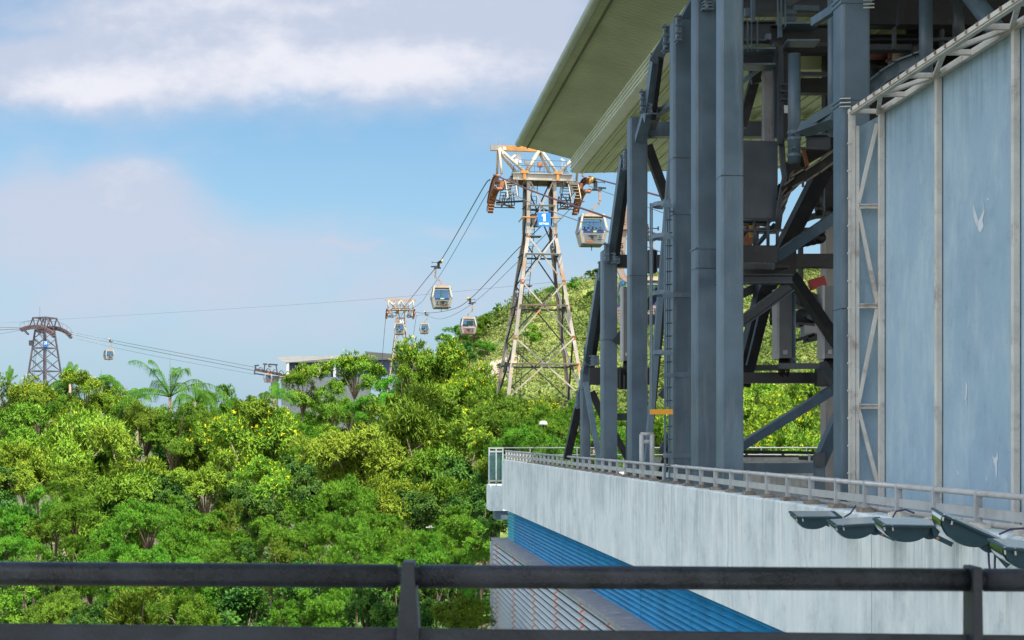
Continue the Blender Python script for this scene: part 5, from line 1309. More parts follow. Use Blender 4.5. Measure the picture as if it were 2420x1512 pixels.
# ================================================================ PYLONS OF THE ROPEWAY
def pylon(cpx, deckpy, Y, base_z, label, sign, group):
    zd = (HY-deckpy)/F*Y; cx = (cpx-CX)/F*Y
    root = thing('ropeway_pylon', label, 'pylon', (cx, Y, base_z), group)
    OFF[root] = Vector((0, 0, 0)); root.rotation_euler = (0, 0, R_(9.0)); T = base_z  # local: z measured from base
    def L(x, y, z): return Vector((x, y, zd+z-T))
    # half width against depth below the deck (metres)
    zs_ = [0, -4.7, -6.35, -10.4, -15.6, -17.2, -40]; hw = [1.05, 1.12, 1.4, 1.95, 2.75, 2.95, 6.2]
    def H(z): return float(np.interp(-z, [-q for q in zs_], hw))
    bot = base_z-zd
    corners = [(-1, -1), (1, -1), (1, 1), (-1, 1)]
    levels = [0, -4.7, -8.45, -12.95, -17.7, -23.0, -29.0, -36.0]; levels = [q for q in levels if q > bot+1]+[bot]
    for sx_, sy_ in corners:
        mb = MB(); pts = [0, -4.7, -6.35, -10.4, -15.6, bot]
        pts = [q for q in pts if q >= bot]
        for z0, z1 in zip(pts, pts[1:]):
            a_, b_ = L(sx_*H(z0), sy_*H(z0), z0), L(sx_*H(z1), sy_*H(z1), z1)
            mb.beam(a_, b_, .27, .04, (0, 1, 0)); mb.beam(a_+Vector((sx_*.12, -sy_*.13, 0)), b_+Vector((sx_*.12, -sy_*.13, 0)), .04, .22, (0, 1, 0))
        o_ = mb.build('leg', tower_steel, root)
    for f in range(4):
        (ax, ay), (bx, by) = corners[f], corners[(f+1) % 4]
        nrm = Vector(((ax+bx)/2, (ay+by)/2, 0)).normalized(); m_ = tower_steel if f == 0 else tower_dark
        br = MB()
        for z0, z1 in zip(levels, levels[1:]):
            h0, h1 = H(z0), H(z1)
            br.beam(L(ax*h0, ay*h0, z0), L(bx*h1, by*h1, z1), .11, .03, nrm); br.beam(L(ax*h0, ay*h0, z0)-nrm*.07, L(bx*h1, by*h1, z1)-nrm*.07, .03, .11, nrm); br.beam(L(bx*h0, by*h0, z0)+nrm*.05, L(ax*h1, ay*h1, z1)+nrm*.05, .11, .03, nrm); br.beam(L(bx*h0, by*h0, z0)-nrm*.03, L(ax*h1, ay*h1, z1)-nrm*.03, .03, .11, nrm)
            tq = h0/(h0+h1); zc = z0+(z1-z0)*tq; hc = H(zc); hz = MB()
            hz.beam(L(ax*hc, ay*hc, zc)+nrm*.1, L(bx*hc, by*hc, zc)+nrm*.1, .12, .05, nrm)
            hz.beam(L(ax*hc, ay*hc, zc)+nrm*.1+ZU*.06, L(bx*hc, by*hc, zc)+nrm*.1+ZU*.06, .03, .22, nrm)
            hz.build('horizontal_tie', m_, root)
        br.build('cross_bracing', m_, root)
    # bolted plates
    for z in levels[1:-1]:
        for sx_ in (-1, 1): h = H(z); mb = MB(); mb.box(L(sx_*h, -h-.03, z), .28, .03, .42); mb.build('splice_plate', rusty, root)
    # ladders
    mb = MB(); zz = -.2
    lx = lambda z: (-.35 if z > -4.7 else -H(z)*.62)
    seg = [0, -4.7, -8.45, -12.95, -17.7, bot]; seg = [q for q in seg if q >= bot]
    for z0, z1 in zip(seg, seg[1:]):
        for k in (-.22, .22): mb.tube(L(lx(z0)+k, 0, z0), L(lx(z1)+k, 0, z1), .03, 5)
        n = int((z0-z1)/.32)
        for i in range(n): z = z0-(z0-z1)*i/n; x = lx(z0)+(lx(z1)-lx(z0))*i/n; mb.tube(L(x-.22, 0, z), L(x+.22, 0, z), .018, 4)
    mb.build('ladder', steel_mid, root)
    for z in (-8.6, -13.6): mb = MB(); mb.box(L(-H(z)*.62, .0, z), .8, .8, .06); mb.build('rest_platform', tower_dark, root)
    mb = MB(); mb.box(L(-.35, 0, -4.6), .9, .9, .06); mb.build('rest_platform', tower_dark, root)
    mb = MB(); mb.box(L(-.35, 0, -3.3), .7, .6, 1.0); mb.build('switch_box', tower_dark, root)
    # small ring bar
    mb = MB(); mb.tube(L(-1.6, -1.35, -3.25), L(1.6, -1.35, -3.25), .06, 6); mb.tube(L(-1.6, -1.35, -3.25), L(-1.5, 1.2, -3.25), .05, 6); mb.build('guard_bar', tower_orange, root)
    # deck beams
    mb = MB()
    for y in (-1.25, 1.25): mb.ibeam(L(-2.35, y, .0), L(2.45, y, .0), .55, .3, (0, 1, 0), .05)
    for x in (-1.15, 1.15): mb.ibeam(L(x, -1.3, -.02), L(x, 1.3, -.02), .5, .3, (1, 0, 0), .05)
    mb.box(L(0, 0, .33), 4.6, 2.0, .05)
    mb.build('deck_beams', tower_steel, root)
    mb = MB()
    for x in (-1.45, -.0+1.25): mb.box(L(x, -1.42, .0), .22, .03, .5); mb.box(L(x, -1.36, .35), .62, .2, .2)
    mb.build('ochre_joint_plates', tower_orange, root)
    # top frame: W of tubes, upper cross beam
    nodes_b = [-1.2, 1.2]; top_x = [-3.35, 0.0, 3.35]; zt = 2.35
    for y in (-1.1, 1.1):
        for xb, xt in ((-1.45, -3.35), (-1.2, -.05), (1.2, .05), (1.45, 3.35)):
            mb = MB(); mb.tube(L(xb, y, .45), L(xt, y*.35, zt), .13, 10); mb.build('frame_tube', tower_cream, root, True)
        for sx_ in (-1, 1):
            mb = MB(); mb.tube(L(sx_*3.35, y*.35, zt), L(sx_*3.3, y*1.2, .15), .10, 10); mb.build('hanger_tube', tower_cream, root, True)
    mb = MB(); mb.beam(L(-3.15, 0, zt+.12), L(3.15, 0, zt+.12), .42, .3, (0, 1, 0)); mb.build('upper_beam', tower_orange, root)
    mb = MB()
    for sx_ in (-1, 1):
        mb.beam(L(sx_*3.15, 0, zt+.12), L(sx_*4.0, 0, zt+.12), .42, .3, (0, 1, 0)); mb.tube(L(sx_*4.0, -.1, zt+.3), L(sx_*4.0, -.1, zt-.3), .03, 5)
        mb.tube(L(sx_*3.3, 0, zt+.2), L(sx_*3.3, 0, zt+.75), .04, 5)
    mb.build('beam_ends', tower_steel, root)
    # deck guard rails, cabinets, cameras
    mb = MB()
    for y in (-1.2, 1.2):
        for z in (.9, 1.35): mb.tube(L(-1.9, y, z), L(2.0, y, z), .028, 5)
        for x in (-1.9, -.6, .6, 2.0): mb.tube(L(x, y, .3), L(x, y, 1.36), .03, 5)
    mb.build('deck_guard_rail', steel_light, root)
    mb = MB(); mb.box(L(-1.75, .3, 1.75), .55, .4, .8); mb.build('grey_cabinet', white_box, root)
    mb = MB(); mb.box(L(-1.0, .4, 1.5), .32, .3, .35); mb.build('small_cabinet', white_box, root)
    mb = MB(); mb.box(L(-.12, -.9, 1.05), .42, .25, .38); mb.tube(L(-.12, -.9, .3), L(-.12, -.9, .9), .05, 6); mb.build('rusty_motor_box', rusty, root)
    mb = MB(); mb.frame(L(-2.2, -.3, 1.75), Vector((.75, 0, .65)), Vector((0, 1, 0)), Vector((-.65, 0, .75)), .42, .15, .16); mb.build('security_camera', white_box, root)
    mb = MB(); mb.frame(L(1.85, -.3, 1.6), Vector((.85, 0, -.5)), Vector((0, 1, 0)), Vector((.5, 0, .85)), .34, .14, .14); mb.tube(L(1.8, -.3, .4), L(1.8, -.3, 1.5), .03, 5); mb.build('security_camera', white_box, root)
    mb = MB(); mb.box(L(-2.95, -.5, 2.35), .26, .2, .24); mb.box(L(-3.0, -.5, 1.95), .3, .25, .16); mb.build('lamp', white_box, root)
    # saddles with rollers either side and the stair catwalks
    for sx_ in (-1, 1):
        x0 = sx_*3.65
        def arcp(x, r, q, zc, yc=0): return L(x, yc+r*math.sin(q), zc+r*math.cos(q))
        mb = MB(); rr_ = 2.1
        qs = [R_(-75+i*125/14) for i in range(15)]
        sh = [L(x0, -2.2+5.8*i/14, .15-1.5*((i-4.5)/9.5)**2) for i in range(15)]
        for p, q in zip(sh, sh[1:]): mb.beam(p, q, .09, .30, (1, 0, 0), ext=.03); mb.beam(p-ZU*.3, q-ZU*.3, .45, .05, (1, 0, 0), ext=.03)
        mb.build('rope_saddle', rusty, root)
        mb = MB()
        lowr = [L(x0-sx_*.1, -2.0+5.2*i/16, -.95-1.2*((i-5)/11)**2) for i in range(17)]
        for p in lowr: mb.tube(p-Vector((.22, 0, 0)), p+Vector((.22, 0, 0)), .13, 8)
        mb.build('haul_rope_rollers', rusty, root)
        mb = MB()
        for p, q in zip(lowr, lowr[1:]):
            mb.beam(p+Vector((.3*sx_, 0, .1)), q+Vector((.3*sx_, 0, .1)), .22, .05, (1, 0, 0), ext=.02)
        mb.box(L(x0-sx_*.5, -.2, -.6), .5, 1.6, .5)
        mb.build('roller_frame', rusty, root)
        # catwalk stairs (seen face-on as sloping ladders)
        mb = MB()
        st = [(-2.35, -1.95), (-1.2, -.55), (0, -.0), (1.2, -.5), (2.4, -1.6)]
        for k in (2.15, 2.95):
            for (y0, z0), (y1, z1) in zip(st, st[1:]): mb.beam(L(sx_*k, y0, z0), L(sx_*k, y1, z1), .13, .05, (1, 0, 0))
        mb.build('catwalk_stringer', tower_cream, root)
        mb = MB()
        for (y0, z0), (y1, z1) in zip(st, st[1:]):
            for i in range(5):
                q = (i+.5)/5; mb.box(L(sx_*2.55, y0+(y1-y0)*q, z0+(z1-z0)*q), .78, .22, .035)
        mb.build('catwalk_treads', tower_steel, root)
        mb = MB()
        for (y0, z0), (y1, z1) in zip(st, st[1:]):
            for zz_ in (.5, 1.0): mb.tube(L(sx_*2.12, y0, z0+zz_), L(sx_*2.12, y1, z1+zz_), .025, 5)
            mb.tube(L(sx_*2.12, y0, z0), L(sx_*2.12, y0, z0+1.0), .025, 5)
        mb.build('catwalk_rail', steel_mid, root)
        mb = MB(); mb.beam(L(sx_*2.2, 0, -.25), L(sx_*3.6, 0, -.35), .3, .5, (0, 1, 0)); mb.tube(L(sx_*1.2, .9, -1.6), L(sx_*3.4, 1.1, -1.75), .08, 6)
        zb_ = -1.95
        for y in (.9, 2.2): mb.beam(L(sx_*2.0, y, -.9), L(sx_*1.9, y, zb_), .07, .07); mb.beam(L(sx_*2.6, y, -.9), L(sx_*2.8, y, zb_), .07, .07); mb.beam(L(sx_*1.9, y, zb_), L(sx_*3.4, y, zb_), .07, .07); mb.beam(L(sx_*2.0, y, -.95), L(sx_*2.8, y, zb_), .05, .05); mb.beam(L(sx_*2.0, y, -1.45), L(sx_*2.8, y, -1.45), .05, .05)
        mb.build('outrigger_frame', steel_dark, root)
        mb = MB(); mb.path([L(sx_*1.9, 1.0, -2.15), L(sx_*2.6, .8, -2.0), L(sx_*3.0, .6, -1.75), L(sx_*3.8, .4, -1.55)], .07, 6); mb.build('guide_horn', rusty, root, True)
    # number plate
    mb = MB(); mb.box(L(.1, -1.55, -3.45), 1.08, .05, 1.10); sg = mb.build('number_plate', sign_blue, root)
    if sign == '1':
        mb = MB(); mb.prism([L(x_, -1.578, z_) for x_, z_ in ((.02, -3.58), (.20, -3.58), (.20, -2.99), (.06, -2.99), (-.10, -3.08), (-.10, -3.20), (.02, -3.16))], (0, -.02, 0)); mb.build('digit_one', sign_white, sg)
        text_mesh('LEITNER', .215, sign_white, sg, L(.08, -1.585, -3.78), (R_(90), 0, 0))
    else:
        text_mesh('2A', .95, sign_white, sg, L(.12, -1.585, -3.32), (R_(90), 0, 0))
    return root
pylon(1275, 425, 115, -3.0, 'large weathered lattice pylon carrying a blue plate with number 1', '1', 'rope pylons with wide stair-winged heads')
pylon(947, 731, 376, -8.0, 'small distant rusty-white pylon with a blue 2A plate', '2A', 'rope pylons with wide stair-winged heads')

# far brown pylon with curved saddle
def far_pylon():
    Y = 330.0; q = Y/F
    root = thing('curved_head_pylon', 'brown far pylon at the left with long curved rope saddles on top', 'pylon', P(105, 1035, Y)+ZU*(-13))
    cx = (106-CX)*q; off = OFF[root] = Vector((0, 0, 0)); base = -13.0
    th = R_(-24); ca, sa = math.cos(th), math.sin(th)
    root.rotation_euler = (0, 0, th)
    def L(x, y, z): return Vector((x, y, z-base))
    zt = (HY-780)*q; zb = (HY-902)*q
    def H(z): return 1.5+(zt-z)/(zt-zb)*1.25
    for sx_, sy_ in ((-1, -1), (1, -1), (1, 1), (-1, 1)):
        mb = MB(); mb.beam(L(sx_*H(zt), sy_*H(zt), zt), L(sx_*H(base), sy_*H(base), base), .32, .32, (0, 1, 0)); mb.build('leg', far_brown, root)
    lv = [zt]; 
    while lv[-1] > base+3: lv.append(lv[-1]-1.3*H(lv[-1]))
    C4 = [(-1, -1), (1, -1), (1, 1), (-1, 1)]
    for f in range(4):
        (ax, ay), (bx, by) = C4[f], C4[(f+1) % 4]; nrm = Vector(((ax+bx)/2, (ay+by)/2, 0)); mb = MB()
        for z0, z1 in zip(lv, lv[1:]):
            a_, b_, c_, d_ = L(ax*H(z0), ay*H(z0), z0), L(bx*H(z1), by*H(z1), z1), L(bx*H(z0), by*H(z0), z0), L(ax*H(z1), ay*H(z1), z1)
            mb.beam(a_, b_, .13, .08, nrm); mb.beam(c_+nrm*.1, d_+nrm*.1, .13, .08, nrm)
        for z0 in lv[::2]: mb.beam(L(ax*H(z0), ay*H(z0), z0)+nrm*.05, L(bx*H(z0), by*H(z0), z0)+nrm*.05, .2, .15, nrm)
        mb.build('cross_bracing', far_brown, root)
    for y, x0, x1, nm in ((-2.2, -5.4, 4.6, 'front'), (2.2, -4.2, 5.8, 'rear')):
        mb = MB(); ps = [L(x0+(x1-x0)*i/16, y, zt+.9-2.0*((i-7)/9)**2*(.55 if i < 7 else 1)) for i in range(17)]
        for p, q_ in zip(ps, ps[1:]): mb.beam(p, q_, .45, .35, (0, 1, 0), ext=.05)
        mb.build('rope_saddle', paint('rusty_red_saddle_'+nm, (.13, .075, .07), .7, 0, .3, (.08, .06, .07), .6), root)
        mb = MB()
        for p in ps[1::1]: mb.tube(p-ZU*.5-Vector((0, .25, 0)), p-ZU*.5+Vector((0, .25, 0)), .26, 8)
        mb.build('rollers', far_brown, root)
        mb = MB(); 
        for p, q_ in zip(ps, ps[1:]): mb.tube(p+ZU*1.3, q_+ZU*1.3, .04, 4)
        for p in ps[::2]: mb.tube(p, p+ZU*1.3, .04, 4)
        for e in (ps[2], ps[-3]): mb.beam(e-ZU*.6, e-ZU*1.6+Vector((1.2, 0, 0)), .25, .6, (0, 1, 0))
        mb.build('catwalk', far_brown, root)
    mb = MB()
    for y in (-1.7, 1.7):
        mb.beam(L(-2.1, y, zt+2.8), L(2.1, y, zt+2.8), .3, .3, (0, 1, 0))
        for xb, xt in ((-3.2, -2.0), (-1.2, -2.0), (-1.2, 0), (1.2, 0), (1.2, 2.0), (3.4, 2.0)): mb.beam(L(xb, y, zt+.4), L(xt, y, zt+2.8), .2, .2, (0, 1, 0))
    mb.beam(L(-2, -1.7, zt+2.8), L(-2, 1.7, zt+2.8), .25, .25); mb.beam(L(2, -1.7, zt+2.8), L(2, 1.7, zt+2.8), .25, .25)
    mb.tube(L(-1.5, 0, zt+2.8), L(-1.5, 0, zt+5.4), .05, 4)
    for y in (-2.6, 2.6): mb.beam(L(-1.8, y, zt+.2), L(1.8, y, zt+.2), .3, .3, (0, 1, 0))
    mb.build('top_truss', far_brown, root)
    mb = MB(); mb.box(L(2.3, -2.2, zt-3.4), 1.2, .12, 1.4); sg = mb.build('number_plate', sign_blue, root)
    text_mesh('28', .95, sign_white, sg, L(2.3, -2.29, zt-3.2), (R_(90), 0, 0))
    mb = MB(); mb.box(L(-2.6, -1.6, zt-3), .9, .6, 1.2)
    for k in (-.3, .3): mb.tube(L(-H(zt)+k-.6, -.4, zt-2), L(-H(base)+k-.6, -.4, base+1), .05, 4)
    z = zt-2
    while z > base+14: mb.tube(L(-H(z)-.9, -.4, z), L(-H(z)-.3, -.4, z), .03, 4); z -= .5
    mb.build('side_ladder', far_brown, root)
    root.location = (cx, Y, base)
far_pylon()

# ================================================================ CABLES
def cat(pts, n=12):
    P_ = [P(*p) for p in pts]; out = []
    for i in range(len(P_)-1):
        p0 = P_[max(i-1, 0)]; p1 = P_[i]; p2 = P_[i+1]; p3 = P_[min(i+2, len(P_)-1)]
        if i == 0: p0 = p1*2-p2
        if i == len(P_)-2: p3 = p2*2-p1
        for k in range(n):
            s = k/n; out.append(.5*((2*p1)+(p2-p0)*s+(2*p0-5*p1+4*p2-p3)*s*s+(3*p1-p0-3*p2+p3)*s**3))
    out.append(P_[-1]); return out
def cable(name, pts, r, mat, label):
    mb = MB(); mb.path(cat(pts), r, 6); o = mb.build(name, mat, None, True, fix=False); tag(o, label, 'cable', 'wire ropes of the cable car line')
cable('track_rope', [(1158, 424, 112.5), (1144, 440, 117), (1094, 527, 138), (1040, 618, 168), (1003, 665, 205), (975, 700, 245), (946, 733, 290), (917, 741, 376)], .048, rope_mat, 'thick black rope from left side of the large pylon down to the small pylon')
cable('haul_rope', [(1156, 450, 112.5), (1145, 467, 117), (1095, 557, 138), (1045, 642, 168), (1012, 690, 205), (985, 722, 260), (925, 752, 376)], .03, rope_mat, 'thinner lower rope from the left side of the large pylon to the small one')
cable('track_rope', [(1385, 424, 113.5), (1360, 452, 122), (1320, 495, 133), (1222, 590, 164), (1109, 708, 214), (1060, 733, 262), (1003, 740, 320), (983, 737, 376)], .048, rope_mat, 'thick sagging rope from the right side of the large pylon to the small one')
cable('haul_rope', [(1385, 448, 113.5), (1330, 512, 133), (1225, 617, 164), (1118, 716, 214), (1045, 753, 262), (1000, 744, 320), (976, 748, 376)], .028, rope_mat, 'thinner lower sagging rope right of the large pylon')
cable('track_rope', [(1166, 413, 113), (1180, 418, 109), (1260, 452, 95), (1450, 518, 71), (1800, 642, 46)], .055, rope_red, 'thick reddish rope from the left side of the large pylon into the station')
cable('haul_rope', [(1166, 434, 113), (1186, 441, 108), (1260, 482, 95), (1450, 552, 71), (1800, 690, 46)], .026, rope_grey, 'thin grey rope below the left reddish rope into the station')
cable('track_rope', [(1392, 416, 113.5), (1405, 421, 109), (1440, 431, 99), (1560, 463, 76), (1850, 545, 48)], .055, rope_red, 'thick reddish rope from the right side of the large pylon into the station')
cable('haul_rope', [(1392, 440, 113.5), (1405, 444, 109), (1440, 457, 99), (1560, 500, 76), (1850, 600, 48)], .026, rope_grey, 'thin grey rope below the right reddish rope into the station')
cable('track_rope', [(912, 745, 376), (903, 850, 372), (900, 905, 368)], .06, rope_mat, 'black rope dropping steeply from the left side of the small pylon')
cable('track_rope', [(984, 745, 376), (976, 800, 372), (970, 850, 368)], .06, rope_mat, 'black rope dropping steeply from the right side of the small pylon')
cable('overhead_wire', [(-60, 767, 330), (100, 757, 330), (600, 726, 290), (900, 705, 260), (1200, 677, 220), (1460, 650, 190)], .02, rope_grey, 'thin wire crossing the whole sky above the far pylons')
for i, (y0, y1, y2, yl, w_) in enumerate([(784, 820, 868, 773, .045), (789, 827, 876, 779, .055), (797, 838, 885, 789, .03)]):
    cable('far_rope', [(166, y0, 328), (350, y1, 340), (604, y2, 380)], w_*1.3, rope_grey, ['topmost', 'middle', 'lowest'][i]+' of three far ropes between the brown pylon and the grey station')
    cable('far_rope', [(-60, yl-3 if i < 2 else yl-1, 340), (-5, yl, 334), (48, 774+i*3, 330)], w_*1.3, rope_grey, ['topmost', 'middle', 'lowest'][i]+' of three far ropes left of the brown pylon')

# ================================================================ PEOPLE IN THE CABINS (small, seated)
def person_mesh():
    bm = bmesh.new(); sk = bm.verts.layers.skin.verify()
    J = {}; rad = {}
    def v(k, co, r): J[k] = bm.verts.new(co); rad[k] = r
    v('pel', (0, 0, .50), .14); v('wa', (0, .02, .66), .13); v('ch', (0, .02, .86), .155); v('nk', (0, .01, 1.02), .06); v('hd', (0, -.01, 1.10), .085); v('ht', (0, 0, 1.22), .09)
    for s_, q in (('l', -1), ('r', 1)):
        v('sh'+s_, (q*.19, .02, .95), .065); v('el'+s_, (q*.24, -.05, .70), .045); v('wr'+s_, (q*.14, -.26, .62), .032)
        v('hp'+s_, (q*.09, -.02, .49), .10); v('kn'+s_, (q*.11, -.42, .50), .065); v('an'+s_, (q*.11, -.44, .08), .042); v('to'+s_, (q*.12, -.58, .04), .038)
    E = [('pel', 'wa'), ('wa', 'ch'), ('ch', 'nk'), ('nk', 'hd'), ('hd', 'ht')]
    for s_ in 'lr': E += [('ch', 'sh'+s_), ('sh'+s_, 'el'+s_), ('el'+s_, 'wr'+s_), ('pel', 'hp'+s_), ('hp'+s_, 'kn'+s_), ('kn'+s_, 'an'+s_), ('an'+s_, 'to'+s_)]
    for a_, b_ in E: bm.edges.new((J[a_], J[b_]))
    for k, q in J.items(): q[sk].radius = (rad[k], rad[k]*(.75 if k in ('ch', 'wa') else 1))
    J['pel'][sk].use_root = True
    me = bpy.data.meshes.new('person'); bm.to_mesh(me); bm.free()
    o = bpy.data.objects.new('tmp', me); COL.objects.link(o)
    o.modifiers.new('s', 'SKIN'); sb = o.modifiers.new('d', 'SUBSURF'); sb.levels = 1
    dg = bpy.context.evaluated_depsgraph_get(); dg.update()
    m2 = bpy.data.meshes.new_from_object(o.evaluated_get(dg)); bpy.data.objects.remove(o)
    m2.materials.clear()
    for m_ in (skin_m, hair_m, shirts[0], trousers): m2.materials.append(m_)
    for p in m2.polygons:
        c = p.center
        p.material_index = 1 if (c.z > 1.15 or (c.z > 1.02 and c.y > .0)) else 0 if c.z > 1.0 or (c.z > .55 and c.y < -.2 and abs(c.x) < .2 and c.z > .6) else 2 if c.z > .56 and c.y > -.22 else 3
    m2.shade_smooth(); m2.name = 'seated_person'
    return m2
PM = person_mesh()

# ================================================================ GONDOLA CABINS
def gondola_proto():
    root = thing('gondola', 'x', 'gondola', (0, 0, 0))
    OFF[root] = Vector((0, 0, 0))
    # origin at the rope grip; cabin floor at z=-5.0 ; width 2.1
    zf = -4.75
    rings = [(0, .80), (.12, .84), (.95, 1.03), (1.08, 1.05), (2.02, .86), (2.22, .82)]
    def ring(z, w, d=None): d = d or w*.98; return [(-w, -d, zf+z), (w, -d, zf+z), (w, d, zf+z), (-w, d, zf+z)]
    def shell(name, r0, r1, mat, parent=root, grow=0.0):
        mb = MB(); zs2 = [q for q in rings if r0 <= q[0] <= r1]; vs = []
        for z, w in zs2: vs += ring(z, w+grow)
        n = len(zs2); fs = [(4*i+k, 4*i+(k+1) % 4, 4*i+4+(k+1) % 4, 4*i+4+k) for i in range(n-1) for k in range(4)]
        fs += [(3, 2, 1, 0), (4*n-4, 4*n-3, 4*n-2, 4*n-1)]
        mb.add(vs, fs); return mb.build(name, mat, parent, bevel=.04)
    shell('lower_panel', 0, .95, cab_shell)
    def W_(z): return float(np.interp(z, [q[0] for q in rings], [q[1] for q in rings]))
    # slat grooves, navy band
    gr = MB()
    for z in (.2, .34, .48, .62):
        for s_ in (-1, 1): w = W_(z)+.012; gr.box((0, s_*w*.98, zf+z), w*1.45, .01, .022); gr.box((s_*w, 0, zf+z), .01, w*1.45, .03)
    gr.build('grooves', cab_dark, root)
    nb = MB()
    for s_ in (-1, 1): w = W_(.88)+.012; nb.box((0, s_*w*.985, zf+.87), w*1.52, .012, .16); nb.box((s_*w, 0, zf+.87), .012, w*1.52, .16)
    nb.build('colour_band', cab_navy, root)
    # glass
    gl = MB()
    for s_ in (-1, 1):
        w0, w1 = W_(.97), W_(2.0); k = .86
        gl.add([(-w0*k, s_*w0*.97, zf+.97), (w0*k, s_*w0*.97, zf+.97), (w1*k, s_*w1*.97, zf+2.0), (-w1*k, s_*w1*.97, zf+2.0)], [(0, 1, 2, 3)])
        gl.add([(s_*w0*.99, -w0*k, zf+.97), (s_*w0*.99, w0*k, zf+.97), (s_*w1*.99, w1*k, zf+2.0), (s_*w1*.99, -w1*k, zf+2.0)], [(0, 1, 2, 3)])
    gl.build('window_glass', cab_glass, root, fix=False)
    # corner posts following the bulge
    for sx_ in (-1, 1):
        for sy_ in (-1, 1):
            mb = MB(); ps = [Vector((sx_*(w-.03), sy_*(w*.98-.03), zf+z)) for z, w in rings]
            for a_, b_ in zip(ps, ps[1:]): mb.beam(a_, b_, .15, .13, (0, 1, 0), ext=.02)
            p_ = mb.build('corner_post', cab_white, root)
            b2 = MB(); b2.box((sx_*1.04, sy_*1.03, zf+1.1), .12, .12, .2); b2.build('bumper', box_grey, p_)
    mb = MB()
    for s_ in (-1, 1): mb.box((0, s_*.86, zf+1.86), 1.5, .05, .035); mb.box((0, s_*.835, zf+2.12), 1.62, .08, .14); mb.box((s_*.84, 0, zf+2.12), .08, 1.6, .14)
    mb.build('roof_frame', cab_white, root)
    mb = MB(); mb.box((0, 0, zf+2.22), 1.66, 1.62, .07); mb.box((-.15, 0, zf+2.31), .85, .5, .14); mb.build('roof', cab_rust, root)
    mb = MB(); mb.box((0, -.855, zf+1.48), .03, .03, 1.0); mb.box((0, .855, zf+1.48), .03, .03, 1.0); mb.build('door_seam', cab_dark, root)
    mb = MB(); mb.box((0, -.3, zf+.48), 1.5, .4, .06); mb.box((0, .45, zf+.52), 1.5, .4, .06); mb.build('bench', cab_navy, root)
    mb = MB(); mb.box((0, 0, zf-.04), 1.5, 1.5, .08); mb.tube((0, 0, zf-.05), (0, 0, zf-.42), .035, 6); mb.build('underframe', cab_dark, root)
    mb = MB(); mb.box((-.96, -.2, zf+1.95), .14, .5, .22); mb.build('side_vent', cab_teal, root)
    # hanger: s = +1 arm out to the right
    mb = MB(); ps = [Vector((-.05, 0, zf+2.3)), Vector((-.05, 0, zf+2.55)), Vector((.02, 0, zf+2.72)), Vector((.55, 0, zf+3.15)), Vector((.66, 0, zf+3.35)), Vector((.60, 0, -.55))]
    wd = [.08, .10, .16, .18, .18, .17]
    for a_, b_, w in zip(ps, ps[1:], wd): mb.beam(a_, b_, w, .14, (0, 1, 0), ext=.03)
    mb.beam(Vector((.1, 0, zf+2.35)), Vector((.0, 0, zf+2.7)), .04, .05, (0, 1, 0))
    hg = mb.build('hanger_arm', hanger_mat, root)
    mb = MB(); mb.box((.42, 0, -.55), .75, .25, .12); mb.box((.30, 0, -.2), .26, .3, .62); mb.beam(Vector((.5, 0, -.38)), Vector((1.1, 0, -.42)), .12, .12, (0, 1, 0)); mb.beam(Vector((.35, 0, .02)), Vector((.98, 0, .04)), .05, .05, (0, 1, 0)); mb.box((.98, 0, .04), .05, .1, .2)
    mb.box((.1, 0, .1), .35, 1.1, .14); mb.build('grip_carriage', steel_dark, root)
    mb = MB()
    for y in (-.42, .0, .42): mb.tube((-.08, y, .14), (.06, y, .14), .17, 12)
    mb.build('grip_wheel', yellow_wheel, root, True)
    mb = MB(); mb.box((-.78, -.80, zf-.02), .35, .25, .08); mb.build('skid', cab_dark, root)
    return root
GP = gondola_proto(); used = [False]
